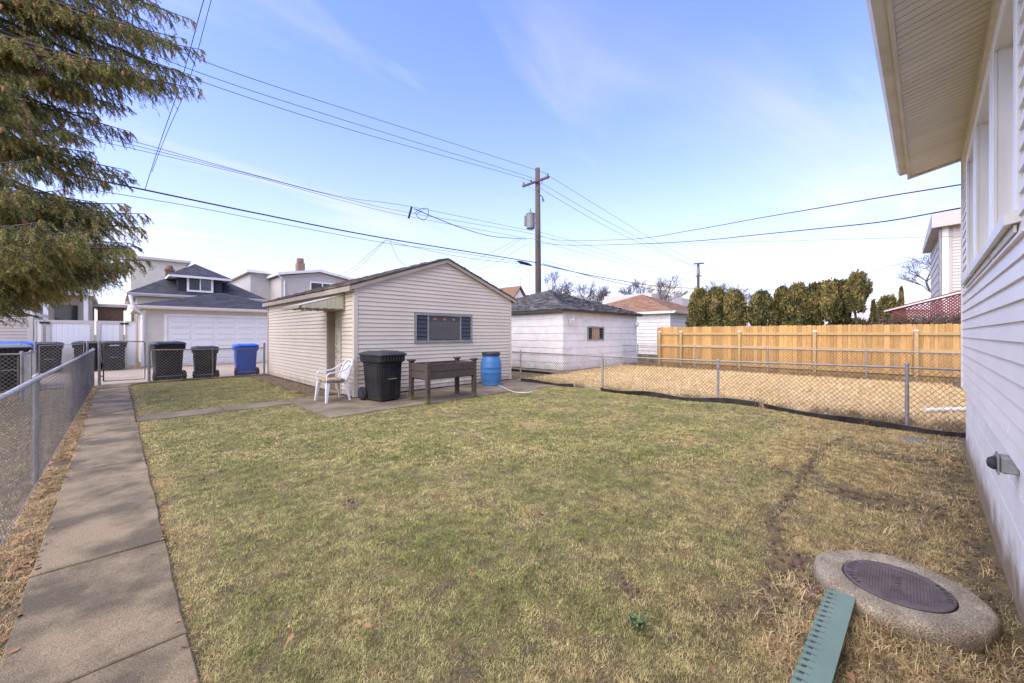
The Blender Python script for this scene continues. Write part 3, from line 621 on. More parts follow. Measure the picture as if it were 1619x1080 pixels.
# dryer vent / outlet box
vb = thing('wall_outlet_box', 'small grey metal outlet box on the white foundation wall', 'outlet box', (0,0,0), 0)
vb.location = house.location + Vector((0,0,0)); vb.rotation_euler = (0,0,ha)
VX, VZ = 3.38, .80
obj('box', MB().bev(VX-.052, VX+.052, -.011, .055, VZ-.042, VZ+.042, .006), galv, vb, local=True)
obj('cover', MB().bev(VX-.062, VX+.062, .056, .064, VZ-.052, VZ+.052, .003), galv, vb, local=True)
obj('hinged_lid', MB().lathe([(.034,0),(.036,.012),(.024,.03),(.008,.034)], 16, (VX-.012, .065, VZ), 'y'), lid_k, vb, local=True)
obj('conduit', MB().tube([(VX+.03,.03,VZ-.04),(VX+.03,.03,VZ-.06)], .008, 8), galv, vb, local=True)
obj('screw', MB().lathe([(.006,0),(.006,.006)], 8, (VX+.04, .065, VZ+.03), 'y'), galv, vb, local=True)
# ---------------------------------------------------------------- chain link fences
def netting(name, P0, P1, h, mat_, parent, z0=.03, r=.0024, p=.04, zf=None, depth=.004, up=None):
    P0 = np.array(P0[:2], float); P1 = np.array(P1[:2], float); L = np.linalg.norm(P1-P0); u = (P1-P0)/L; nrm = np.array([-u[1], u[0]])
    nw = int(L/p); nk = int(round((h-z0)/p)); i = np.arange(nw)[:, None]; k = np.arange(nk+1)[None]
    uu = (i+((k+i) % 2))*p; uu = np.minimum(uu, L); off = depth*np.where((k+i) % 2 == 0, 1., -1.)
    z = z0+k*(h-z0)/nk+0*i
    x = P0[0]+u[0]*uu+nrm[0]*off; y = P0[1]+u[1]*uu+nrm[1]*off
    if zf is not None:
        g_ = zf(P0[0]+u[0]*uu, P0[1]+u[1]*uu); z = z+g_*(1-k/nk)
    Q = np.stack([x, y, z], -1); a = Q[:, :-1].reshape(-1, 3); b = Q[:, 1:].reshape(-1, 3)
    V, Fc = segs(a, b, r); return npobj(name, V, Fc, mat_, parent, kind='stuff')
def post(parent, x, y, h, r=.024, m=galv, z0=-.1, cap=True):
    mb = MB().tube([(x,y,z0),(x,y,h)], r, 12); o = obj('post', mb, m, parent, smooth='auto')
    if cap: obj('post_cap', MB().lathe([(r+.006,0),(r+.006,.018),(r*.8,.034),(.004,.042)], 12, (x,y,h-.005)), m, o, smooth='auto')
    for zz in (.3, .62):
        if h > .8: obj('tie_band', MB().lathe([(r+.003,0),(r+.003,.014)], 12, (x,y,zz)), m, o)
    return o
# left fence beside the walk
lf = thing('chain_link_fence', 'tall pale galvanised chain-link fence running beside the concrete walk', 'fence', (-.56, 4.4, 0))
LA, LB = (-.60, .2), (-.43, 16.45)
def lfx(y): return -.56+(y-4.4)*(.13/12.05)
netting('wire_netting', (lfx(.2), .2), (lfx(16.4), 16.4), 1.05, lf_wire, lf, r=.0017, depth=.005)
for y in (2.35, 6.25, 10.15, 14.0, 15.4, 16.42): post(lf, lfx(y)-.03, y, 1.055 if y < 16 else 1.07, .022, galv if y != 10.15 else rusty_pipe)
obj('top_rail', MB().tube([(lfx(y), y, 1.055+random.uniform(-.006,.006)) for y in np.linspace(.1, 16.42, 14)], .0205, 10), galv_w, lf, smooth=True)
obj('tension_wire', MB().tube([(lfx(y)+.005, y, .05) for y in np.linspace(.2, 16.4, 10)], .003, 5), galv, lf)
# gate
gt = thing('gate', 'rusty-framed chain-link garden gate closing the concrete walk', 'gate', (.18, 16.5, 0))
x0, x1 = -.25, .63; r_ = .07
pts = [(x0,16.5,.12),(x0,16.5,1.2)]+[(x0+r_-r_*math.cos(a),16.5,1.2+r_*math.sin(a)) for a in (.4,.8,1.2,1.57)]+[(x1-r_+r_*math.sin(a),16.5,1.2+r_*math.cos(a)) for a in (0,.4,.8,1.2,1.57)]+[(x1,16.5,.12)]
obj('frame', MB().tube(pts+[(x0,16.5,.12)], .016, 8), rusty_pipe, gt, smooth=True)
netting('wire_netting', (x0+.02, 16.5), (x1-.02, 16.5), 1.24, gate_wire, gt, z0=.14, r=.0027, p=.045)
for z in (.25, 1.02): obj('hinge', MB().box(x0-.08, x0-.012, 16.485, 16.515, z, z+.04), galv, gt)
obj('latch', MB().tube([(x1+.01,16.48,.82),(x1+.09,16.47,.82),(x1+.09,16.47,.9)], .009, 6), galv, gt)
post(gt, -.335, 16.5, 1.27, .032); post(gt, .725, 16.5, 1.13, .036)
# fence between gate and garage
bf = thing('chain_link_fence', 'low rusty chain-link fence between the gate and the tan garage, bins behind it', 'fence', (2.3, 16.45, 0))
netting('wire_netting', (.76, 16.45), (3.8, 16.45), .99, gate_wire, bf, z0=.06, r=.0027, p=.045)
obj('top_rail', MB().tube([(.75,16.45,1.0),(2.2,16.45,.985),(3.82,16.45,.995)], .018, 8), rusty_pipe, bf, smooth=True)
post(bf, 3.80, 16.45, 1.15, .034, galv); post(bf, 2.3, 16.46, .98, .018, rusty_pipe)
# neighbour's gate and fences to the left
ng = thing('gate', 'bare galvanised chain-link gate in the yard behind the left fence', 'gate', (-1.04, 16.5, 0))
for xx in (-1.52, -.57): post(ng, xx, 16.5, 1.27, .026)
fr = [(-1.45,16.5,.1),(-1.45,16.5,1.18),(-.64,16.5,1.21),(-.64,16.5,.1),(-1.45,16.5,.1)]; obj('frame', MB().tube(fr, .015, 8), galv, ng)
netting('wire_netting', (-1.44, 16.5), (-.65, 16.5), 1.18, gate_wire, ng, z0=.1, r=.0027, p=.045)
nf = thing('chain_link_fence', 'short chain-link corner fence around bins in the yard at left', 'fence', (-1.5, 14, 0))
netting('wire_netting', (-4, 14), (-1.49, 14), 1.04, gate_wire, nf, r=.003, p=.045); netting('wire_netting', (-1.48, 14), (-1.5, 16.4), 1.04, gate_wire, nf, r=.003, p=.045)
obj('top_rail', MB().tube([(-4,14,1.05),(-1.48,14,1.05)], .019, 8), galv_w, nf); obj('top_rail', MB().tube([(-1.48,14,1.05),(-1.5,16.4,1.05)], .019, 8), galv_w, nf)
post(nf, -1.48, 14.0, 1.08, .028, galv_w); post(nf, -1.5, 15.5, 1.06, .022); post(nf, -1.53, 14.0, .98, .012, rusty_pipe, cap=False); post(nf, -3.9, 14, 1.07, .02)
# right fence
rfz = lambda x, y: gh(x, y)
rfn = thing('chain_link_fence', 'low rusty chain-link fence crossing the right side of the lawn, black edging at its foot', 'fence', (9.1, 4, 0))
netting('wire_netting', (9.1, -1.6), (9.1, 9.0), .90, rust, rfn, z0=.05, r=.0030, zf=rfz)
for y, h in ((8.62, .95), (5.62, .925), (2.78, .925), (-.08, 1.0), (-2.6, .95)): post(rfn, 9.1, y, h, .026, galv)
obj('top_rail', MB().tube([(9.1,9.0,.915),(9.1,5.6,.905),(9.1,2.78,.915),(9.1,-.08,.948),(9.1,-2.6,.95)], .018, 8), galv, rfn, smooth=True)
ff = thing('chain_link_fence', 'thin chain-link fence standing in front of the new board fence', 'fence', (16.4, 4, 0))
netting('wire_netting', (16.35, -4), (16.35, 9.0), .97, rust, ff, z0=.12, r=.0028, p=.05)
for y in (8.3, 5.85, 3.35, .75, -1.9, -4): post(ff, 16.35, y, 1.0, .022, galv)
obj('top_rail', MB().tube([(16.35,9.0,.985),(16.35,5,.975),(16.35,.7,.97),(16.35,-4,.96)], .018, 8), galv, ff)
# black lawn edging along the right fence
eg = MB(); n = 130; prev = None
def edg(y0, y1, lean0, lift=.0, bow=.0):
    mb = MB(); k = int((y1-y0)/.08); rings = []
    for i in range(k+1):
        y = y0+(y1-y0)*i/k; xx = 9.02-bow*math.sin(math.pi*i/k)+.012*math.sin(y*5.1); g0 = float(gh(xx, y))
        ln = lean0*(.5+.5*math.sin(y*2.3)**2); hgt = .085+.02*math.sin(y*3.3)
        rings.append([(xx,y,g0-.03),(xx-ln,y,g0+hgt),(xx-ln-.012,y,g0+hgt+.008),(xx-ln-.016,y,g0+hgt),(xx-.014,y,g0-.03)])
    return mb.loft(rings)
ed = thing('lawn_edging', 'loose black plastic lawn edging strips at the foot of the right fence', 'edging', (9.0, 4, 0))
for a in ((-1.2, .05, .03, 0, 0), (.02, 1.9, .05, 0, .02), (2.0, 4.5, .03, 0, .12), (4.4, 5.6, .08, 0, .06), (6.5, 8.5, .03, 0, .02)): obj('edging_strip', edg(*a), edging_m, ed)
# ---------------------------------------------------------------- new board fence
wf = thing('board_fence', 'new honey-coloured cedar board fence with white capped posts', 'fence', (17, 3, 0))
y = -6.0; k = 0
while y < 7.62:
    w_ = random.choice((.088, .135, .138, .14)); t_ = random.uniform(-.012, .012); z1 = 1.80+t_; x0_ = 17.05+random.uniform(-.003, .003)
    mb = MB(); mb.loft([[(x0_,y+.003,-.05),(x0_+.018,y+.003,-.05),(x0_+.018,y+w_-.003,-.05),(x0_,y+w_-.003,-.05)], [(x0_,y+.003,z1-.02),(x0_+.018,y+.003,z1-.02),(x0_+.018,y+w_-.003,z1-.02),(x0_,y+w_-.003,z1-.02)], [(x0_,y+.02,z1),(x0_+.018,y+.02,z1),(x0_+.018,y+w_-.02,z1),(x0_,y+w_-.02,z1)]])
    obj('board', mb, newwood, wf); y += w_; k += 1
yp = [7.58, 6.65, 4.42, 2.10, -.35, -2.7, -5.0]
for q in yp:
    po = obj('post', MB().bev(16.93, 17.02, q-.045, q+.045, -.1, 1.58, .004), newpost, wf)
    obj('post_cap', MB().loft([[(16.92,q-.055,1.581),(17.03,q-.055,1.581),(17.03,q+.055,1.581),(16.92,q+.055,1.581)],[(16.92,q-.055,1.60),(17.03,q-.055,1.60),(17.03,q+.055,1.60),(16.92,q+.055,1.60)],[(16.96,q-.015,1.625),(16.99,q-.015,1.625),(16.99,q+.015,1.625),(16.96,q+.015,1.625)]]), white_vinyl, po)
for i in range(len(yp)-1):
    for z in (.25, .95, 1.46):
        obj('rail', MB().bev(17.005 if z > 1 else 17.005, 17.045, yp[i+1]+.046, yp[i]-.046, z, z+.085, .004), newpost, wf)
# ---------------------------------------------------------------- neighbour's white garage
wg = thing('garage', 'white cement-board garage with sagging dark hip roof beyond the right fence', 'garage', (11.97, 9.1, 0))
WX0, WX1, WY0, WY1 = 11.97, 17.8, 9.1, 15.3
obj('wall', MB().box(WX0+.02, WX1-.02, WY0+.02, WY1-.02, .0, 2.40), cement_sid, wg)
def wavy(parent, O, U, Nn, L, m, holes):
    z = .10; rows = [.10, .385, .67, .955, 1.24, 1.525, 1.81, 2.095, 2.38]
    for i in range(len(rows)-1):
        z0, z1 = rows[i], rows[i+1]; zm = (z0+z1)/2
        hs = [(h[0], h[1]) for h in holes if h[2] < zm < h[3]]
        for (p, q) in cut((.0, L), hs):
            n = max(1, round((q-p)/1.25))
            for j in range(n):
                a, b = p+(q-p)*j/n, p+(q-p)*(j+1)/n-.004; m_ = 10; mb = MB(); rings = []
                for k in range(m_+1):
                    u = a+(b-a)*k/m_; zz = z0+.008*math.sin(u*7+i)+(.012 if random.random() < .12 else 0)
                    rings.append([(O[0]+U[0]*u+Nn[0]*.001, O[1]+U[1]*u+Nn[1]*.001, zz), (O[0]+U[0]*u+Nn[0]*.02, O[1]+U[1]*u+Nn[1]*.02, zz), (O[0]+U[0]*u+Nn[0]*.006, O[1]+U[1]*u+Nn[1]*.006, z1+.012), (O[0]+U[0]*u+Nn[0]*.001, O[1]+U[1]*u+Nn[1]*.001, z1+.012)])
                mb.loft(rings); obj('siding_board', mb, cement_sid, parent)
wavy(wg, (WX0, WY0), (1,0), (0,-1), WX1-WX0, cement_sid, [(1.58, 2.85, 1.22, 1.82)])
wavy(wg, (WX0, WY1), (0,-1), (-1,0), WY1-WY0, cement_sid, [])
hip_roof(wg, WX0, WX1, WY0, WY1, 2.44, 3.62, shg_worn, .22, .10, None, wild=.07, expo=.13, w=.24)
f = MB(); f.box(WX0-.2, WX1+.2, WY0-.20, WY0-.18, 2.34, 2.43); f.box(WX0-.2, WX0-.18, WY0-.18, WY1+.2, 2.34, 2.43); obj('fascia', f, oldwood, wg)
w = MB(); frame_rect(w, (WX0, WY0), (1,0), (0,-1), 1.60, 2.83, 1.24, 1.80, .05, .0, .045); wbox(w, (WX0,WY0), (1,0), (0,-1), 1.93, 1.96, .0, .03, 1.29, 1.75); wbox(w, (WX0,WY0), (1,0), (0,-1), 2.45, 2.48, .0, .03, 1.29, 1.75)
wn2 = obj('window', w, galv, wg)
for (a, b) in ((1.65, 1.93), (2.48, 2.78)):
    for k in range(4): obj('louvre_pane', MB().hexa([(WX0+a,WY0-.022,1.29+k*.115),(WX0+b,WY0-.022,1.29+k*.115),(WX0+b,WY0-.016,1.29+k*.115),(WX0+a,WY0-.016,1.29+k*.115),(WX0+a,WY0-.002,1.40+k*.115),(WX0+b,WY0-.002,1.40+k*.115),(WX0+b,WY0+.004,1.40+k*.115),(WX0+a,WY0+.004,1.40+k*.115)]), glass, wn2)
obj('pane', MB().box(WX0+1.96, WX0+2.45, WY0-.012, WY0-.006, 1.29, 1.75), mat('curtain_behind_glass', (.24,.12,.07), (.42,.30,.2), 6, .15, stretch=(3,1,.3)), wn2)
for (xx, zz) in ((12.32, 2.05), (17.6, 2.02)):
    lm = thing('flood_lamp', 'twin-headed white security lamp on the white garage, %s' % ('near its left corner' if xx < 14 else 'near its right corner'), 'lamp', (xx, WY0-.03, zz-.1))
    obj('base', MB().lathe([(.05,0),(.05,.02),(.03,.03)], 12, (xx, WY0-.055, zz), 'y'), white_p, lm)
    for s in (-1, 1): obj('lamp_head', MB().tube([(xx+s*.02,WY0-.06,zz-.02),(xx+s*.06,WY0-.13,zz-.05+s*.05),(xx+s*.09,WY0-.2,zz-.08+s*.06)], [.02,.035,.06], 12), fascia_m, lm, smooth='auto')
    obj('sensor', MB().bev(xx-.03, xx+.03, WY0-.12, WY0-.06, zz-.14, zz-.07, .008), white_p, lm)
# next garage with brown roof
bg_ = thing('garage', 'white garage with brown hip roof behind the left end of the board fence', 'garage', (21.2, 8.9, 0))
obj('wall', MB().box(21.22, 28.0, 8.92, 15.5, 0, 2.66), cement_sid, bg_)
siding(bg_, (21.2,0), (0,1), (-1,0), .35, 2.6, .2, lambda z: (8.95, 15.5), cement_sid)
siding(bg_, (0,8.9), (1,0), (0,-1), .35, 2.6, .2, lambda z: (21.25, 28.0), cement_sid)
obj('corner_board', MB().box(21.17, 21.25, 8.87, 8.95, .3, 2.6), white_p, bg_)
obj('foundation', MB().box(21.15, 28, 8.86, 15.5, -.1, .3), concrete, bg_)
hip_roof(bg_, 21.2, 28.0, 8.9, 15.5, 2.74, 4.1, shg_brown, .3, .12, white_p)
# ---------------------------------------------------------------- garage across the alley (cream, white door)
ag = thing('garage', 'cream garage with wide white overhead door across the alley', 'garage', (.9, 24.9, 0))
GY = 24.9
obj('wall', MB().box(.92, 7.6, GY+.02, 31.2, -.05, 2.72), cream_sid, ag)
siding(ag, (0,GY), (1,0), (0,-1), .05, 2.66, .11, lambda z: (.98, 7.6), cream_sid, [(1.72, 7.2, -.1, 2.37)])
siding(ag, (.9,0), (0,1), (-1,0), .05, 2.66, .11, lambda z: (GY+.05, 30), cream_sid)
obj('corner_board', MB().box(.86, .98, GY-.03, GY+.05, 0, 2.62), white_p, ag)
fr = MB().box(1.62, 1.74, GY-.04, GY-.0, -.04, 2.36); fr.box(7.18, 7.3, GY-.04, GY, -.04, 2.36); fr.box(1.62, 7.3, GY-.045, GY, 2.361, 2.46); obj('door_frame', fr, white_p, ag)
dd = obj('garage_door', MB().box(1.75, 7.17, GY-.005, GY+.015, -.04, 2.355), garage_w, ag)
for r in range(4):
    z0 = -.03+r*.597; se = obj('door_section', MB().box(1.752, 7.168, GY-.022, GY-.006, z0, z0+.59), garage_w, dd)
    for c in range(6):
        xa = 1.86+c*.9
        for q in (0, 1):
            mb = MB().bev(xa, xa+.72, GY-.040, GY-.0225, z0+.08+q*.25, z0+.27+q*.25, .01); o = obj('panel', mb, garage_w, dd)
hip_roof(ag, .9, 7.6, GY, 31.2, 2.80, 3.86, shg_dark, .3, .14, white_p)
ds = thing('downspout', 'white downspout with S-bend at the left corner of the cream garage', 'downspout', (.8, GY-.2, 0))
obj('pipe', MB().tube([(.45,GY-.42,3.25),(.5,GY-.42,2.95),(.55,GY-.40,2.70),(.86,GY-.12,2.42),(.86,GY-.10,2.2),(.86,GY-.10,.02)], .06, 8), white_vinyl, ds)
# house behind, with dormer
hb = thing('house', 'cream bungalow with dark hip roof, window dormer and brick chimney behind the cream garage', 'house', (.9, 33.3, 0))
obj('wall', MB().box(.92, 7.4, 33.42, 43, 0, 3.9), cream_sid, hb)
siding(hb, (0,33.4), (1,0), (0,-1), 2.2, 3.8, .13, lambda z: (.95, 7.4), cream_sid)
hip_roof(hb, .9, 7.4, 33.4, 43, 4.0, 6.35, shg_dark, .42, .16, white_p, apex=(4.15, 38.2), ridge=2.2)
dm = MB(); dm.loft([[(2.85,y,4.1),(5.2,y,4.1),(5.2,y,5.3),(2.85,y,5.3)] for y in (33.5, 37)]); obj('dormer', dm, shg_dark, hb)
hip_roof(hb, 2.75, 5.3, 33.5, 38.0, 5.32, 6.5, shg_dark, .36, .14, white_p, gutter=False, apex=(4.02, 36.0))
wd = MB(); frame_rect(wd, (0,33.47), (1,0), (0,-1), 3.3, 4.7, 4.30, 5.44, .12, 0, .06); wbox(wd, (0,33.47), (1,0), (0,-1), 3.97, 4.03, 0, .05, 4.42, 5.32); w3 = obj('window', wd, white_p, hb)
obj('pane', MB().box(3.40, 3.97, 33.445, 33.46, 4.42, 5.32), glass_mid, w3); obj('pane', MB().box(4.03, 4.6, 33.445, 33.46, 4.42, 5.32), glass, w3)
ch = MB().bev(2.45, 2.9, 36.5, 36.95, 4.2, 5.95, .01); ch.bev(2.40, 2.95, 36.45, 37.0, 5.951, 6.07, .01); ch.lathe([(.2,0),(.22,.1),(.18,.25)], 10, (2.67,36.72,6.071)); obj('chimney', ch, brick_m, hb)
# pale two-storey block left behind it
pb = thing('house', 'pale cream two-storey building rising behind the dark bungalow roof', 'house', (-1, 46, 0))
obj('wall', MB().box(.9, 4.5, 46, 56, 0, 7.9), cream_sid, pb); siding(pb, (0,46), (1,0), (0,-1), 4, 7.85, .2, lambda z: (.9, 4.5), cream_sid); obj('roof', MB().box(.6, 4.8, 45.7, 56, 7.901, 8.1), greywall, pb)
# vinyl fence and gates across the alley, left
vf = thing('vinyl_gate_fence', 'beige-framed white vinyl gate panels across the alley, bins in front', 'fence', (-.8, 25, 0))
vt = 2.08
beige_v = mat('beige_vinyl', (.62,.55,.47), (.58,.51,.43), 2, .4)
xs = [-2.32, -1.95, -.52, .62]
xp = [(-2.32,-2.1),(-2.02,-.66),(-.6,.24),(.3,.7)]
for (a, b) in xp:
    fr = MB(); w_ = .13 if b-a > .5 else .05; frame_rect(fr, (0,25), (1,0), (0,-1), a, b, .02, vt, w_, 0, .05); pf = obj('gate_panel', fr, beige_v, vf)
    n = max(1, int((b-a-2*w_)/.15))
    for k in range(n):
        ua = a+w_+(b-a-2*w_)*k/n; ub = a+w_+(b-a-2*w_)*(k+1)/n-.004
        if ub-ua > .01: obj('board', MB().box(ua, ub, 24.975, 24.99, .02+w_, vt-w_), white_vinyl, pf)
for xx in (-2.08, .25): obj('hinge', MB().bev(xx-.11, xx+.17, 24.90, 24.94, vt-.16, vt-.08, .01), rubber, vf)
lg = thing('garage', 'pink-beige clapboard garage across the alley at the far left', 'garage', (-6, 25, 0))
obj('wall', MB().box(-9, -2.36, 25.02, 26.6, 0, 2.18), pink_sid, lg); siding(lg, (0,25), (1,0), (0,-1), .05, 2.15, .13, lambda z: (-9, -2.5), pink_sid)
obj('corner_board', MB().box(-2.5, -2.36, 24.96, 25.06, 0, 2.2), beige_v, lg)
gg = MB(); gg.loft([[(-9,y,0),(-3.1,y,0),(-3.1,y,2.6),(-6,y,3.6),(-9,y,2.6)] for y in (28.2, 33)]); obj('wall', gg, pink_sid, lg)
siding(lg, (0,28.2), (1,0), (0,-1), 1.7, 3.5, .15, lambda z: (-9, -3.15 if z < 2.6 else -3.15-(z-2.6)*2.9), pink_sid)
rr = MB().hexa([(-2.6,28.0,2.35),(-2.6,33,2.35),(-6,33,3.62),(-6,28.0,3.62),(-2.6,28.0,2.5),(-2.6,33,2.5),(-6,33,3.77),(-6,28.0,3.77)]); obj('roof', rr, white_p, lg)
# brown porch building glimpsed between
pg = thing('house', 'brownish porch house glimpsed under the spruce behind the vinyl gates', 'house', (-1, 33, 0))
obj('wall', MB().box(-4.5, -1.1, 35, 42, 0, 3.7), pink_sid, pg); obj('roof', MB().box(-5, -.9, 33.2, 42, 3.701, 3.9), white_p, pg)
for xx in (-4.3, -2.8, -1.3): obj('porch_post', MB().box(xx, xx+.18, 33.4, 33.58, 0, 3.7), white_p, pg)
for (a, b) in ((-4.0,-3.1), (-2.5,-1.6)): obj('window', MB().box(a, b, 34.94, 34.99, 1.6, 3.2), glass, pg)
bk = thing('house', 'dim red-brick building glimpsed left of the dark bungalow', 'house', (-.4, 48, 0))
obj('wall', MB().box(-.9, .4, 40, 45, 0, 3.4), brick_m, bk); obj('roof', MB().box(-1.1, .6, 39.8, 45, 3.401, 3.6), greywall, bk)
# tan two-storey house right of it
th_ = thing('house', 'pink-beige house with white-edged low gable and chimney above the tan garage roof', 'house', (9, 34, 0))
def gb(y0, y1, xa, xm, xb, ze, zp, e=0): return [[(xa-e,y,0),(xb+e,y,0),(xb+e,y,ze),(xm,y,zp),(xa-e,y,ze)] for y in (y0, y1)]
obj('wall', MB().loft(gb(34.02, 44, 9.0, 11.8, 14.8, 6.0, 6.55)), greywall, th_)
siding(th_, (0,34), (1,0), (0,-1), 3.2, 6.0, .15, lambda z: (9.02, 14.8), pink_sid)
ro = MB()
for (xa, za, xb, zb) in ((8.7,6.02,11.8,6.58), (11.8,6.58,15.1,6.02)): ro.hexa([(xa,33.7,za),(xb,33.7,zb),(xb,44,zb),(xa,44,za),(xa,33.7,za+.2),(xb,33.7,zb+.2),(xb,44,zb+.2),(xa,44,za+.2)])
obj('roof', ro, white_p, th_)
w = MB(); frame_rect(w, (0,33.97), (1,0), (0,-1), 11.05, 13.0, 4.6, 5.75, .10, 0, .05); wbox(w, (0,33.97), (1,0), (0,-1), 11.98, 12.07, 0, .04, 4.7, 5.65); w4 = obj('window', w, white_p, th_)
obj('pane', MB().box(11.15, 11.98, 33.95, 33.96, 4.7, 5.65), glass_mid, w4); obj('pane', MB().box(12.07, 12.9, 33.95, 33.96, 4.7, 5.65), glass_mid, w4)
obj('downspout', MB().tube([(8.75,33.75,6.0),(9.2,33.9,5.6),(9.2,33.93,1)], .05, 6), white_p, th_)
obj('chimney', MB().bev(10.9, 11.5, 36.5, 37.1, 6.3, 7.6, .02).lathe([(.25,0),(.3,.15),(.28,.4)], 8, (11.2,36.8,7.6)), brick_m, th_)
t2 = thing('house', 'greyish brick wing with white eaves left of the pink-beige house', 'house', (8, 38, 0))
obj('wall', MB().box(7.6, 10.4, 37.02, 46, 0, 6.4), greywall, t2); obj('roof', MB().box(7.3, 10.6, 36.6, 46, 6.401, 6.6), white_p, t2)
w = MB(); frame_rect(w, (0,37.0), (1,0), (0,-1), 9.1, 9.7, 4.7, 5.9, .08, 0, .05); w5 = obj('window', w, white_p, t2); obj('pane', MB().box(9.18, 9.62, 36.97, 36.99, 4.78, 5.82), glass, w5)
t3 = thing('house', 'tan flat-roofed house with tall window far behind the dark garage roof', 'house', (6.6, 40, 0))
obj('wall', MB().box(8.4, 10.0, 44, 50, 0, 6.7), greywall, t3); obj('roof', MB().box(8.0, 10.2, 43.5, 50, 6.701, 6.95), white_p, t3)
w = MB(); frame_rect(w, (0,43.99), (1,0), (0,-1), 8.7, 9.5, 4.6, 6.3, .12, 0, .05); w5 = obj('window', w, white_p, t3); obj('pane', MB().box(8.82, 9.38, 43.96, 43.98, 4.72, 6.18), glass, w5)
# church-like gable far away behind the tan garage's right eave
cg = thing('house', 'distant gabled house with tan roof and finial by the garage eave', 'house', (31, 27, 0))
p0 = aty(818, 470, 27.); gx = p0.x
obj('wall', MB().loft([[(gx-1.0,y,0),(gx+1.6,y,0),(gx+1.6,y,4.4),(gx+.3,y,6.0),(gx-1.0,y,4.4)] for y in (27., 33)]), white_p, cg)
ro = MB()
for (xa, za, xb, zb) in ((gx-1.3,4.25,gx+.3,6.15), (gx+.3,6.15,gx+1.9,4.25)): ro.hexa([(xa,26.8,za),(xb,26.8,zb),(xb,33,zb),(xa,33,za),(xa,26.8,za+.15),(xb,26.8,zb+.15),(xb,33,zb+.15),(xa,33,za+.15)])
ro.hexa([(gx-5,28,4.2),(gx-1,28,4.2),(gx+.3,30,5.9),(gx-4,30,5.9),(gx-5,28,4.3),(gx-1,28,4.3),(gx+.3,30,6.0),(gx-4,30,6.0)])
obj('roof', ro, shg_brown, cg); obj('finial', MB().tube([(gx+.3,26.9,6.2),(gx+.3,26.9,7.1)], .03, 5), galv, cg)
# tall grey house on the right, beyond the board fence
gh_ = thing('house', 'tall grey house corner rising behind the red lattice pergola', 'house', (24.5, -1.3, 0))
obj('wall', MB().box(24.52, 34, -12, -1.32, 0, 6.5), greywall, gh_)
siding(gh_, (24.5,0), (0,-1), (-1,0), 2.0, 6.45, .13, lambda z: (1.55, 7), greywall)
siding(gh_, (0,-1.3), (1,0), (0,1), 2.0, 6.45, .4, lambda z: (24.5, 34), greywall)
obj('corner_board', MB().box(24.44, 24.62, -1.44, -1.26, 0, 6.45), white_p, gh_)
obj('roof', MB().hexa([(24.1,-12,6.5),(34,-12,6.5),(34,-.95,6.3),(24.1,-.95,5.95),(24.1,-12,6.75),(34,-12,6.75),(34,-.95,6.6),(24.1,-.95,6.6)]), greywall, gh_)
obj('downspout', MB().tube([(24.42,-1.20,6.0),(24.42,-1.20,.1)], .05, 6), galv, gh_)
# red lattice pergola
pl = thing('lattice_pergola', 'dark red lattice pergola with pale roof edge behind the board fence', 'pergola', (20, -1.5, 0))
PX = 20.0
def ptop(y): return 2.34+(.35-y)*.31
nseg = 28
for s in (1, -1):
    mb = MB()
    for k in range(-14, 40):
        y0 = .3-k*.1; a = (y0, 1.9); b = (y0-s*1.5, 3.4)
        pts_ = []
        for t in np.linspace(0, 1, 40):
            yy, zz = a[0]+(b[0]-a[0])*t, a[1]+(b[1]-a[1])*t
            if zz < ptop(yy)-.05 and -3.0 < yy < .25 and zz > 1.92: pts_.append((yy, zz))
        if len(pts_) > 1:
            (ya, za), (yb, zb) = pts_[0], pts_[-1]; xo = PX+(.012 if s > 0 else -.002)
            mb.hexa([(xo,ya,za),(xo+.01,ya,za),(xo+.01,ya-.052,za),(xo,ya-.052,za),(xo,yb,zb),(xo+.01,yb,zb),(xo+.01,yb-.052,zb),(xo,yb-.052,zb)])
    obj('lattice_slats', mb, red_lat, pl, kind='stuff')
fr = MB().hexa([(PX-.05,.42,2.31),(PX+.0-.003,.42,2.31),(PX-.003,-3,ptop(-3)-.04),(PX-.05,-3,ptop(-3)-.04),(PX-.05,.42,2.36),(PX-.003,.42,2.36),(PX-.003,-3,ptop(-3)+.02),(PX-.05,-3,ptop(-3)+.02)]); obj('roof_edge', fr, fascia_m, pl)
fr = MB().hexa([(PX+.03,.42,2.36),(PX+2.5,.42,2.36),(PX+2.5,-3,ptop(-3)+.03),(PX+.03,-3,ptop(-3)+.03),(PX+.03,.42,2.40),(PX+2.5,.42,2.40),(PX+2.5,-3,ptop(-3)+.07),(PX+.03,-3,ptop(-3)+.07)]); obj('roof', fr, red_lat, pl)
obj('beam', MB().box(PX-.045, PX-.004, -3, .3, 1.83, 1.92), red_lat, pl)
for yy in (-.1, -2.6): obj('post', MB().box(PX-.15, PX-.05, yy-.05, yy+.05, 0, 2.2), red_lat, pl)
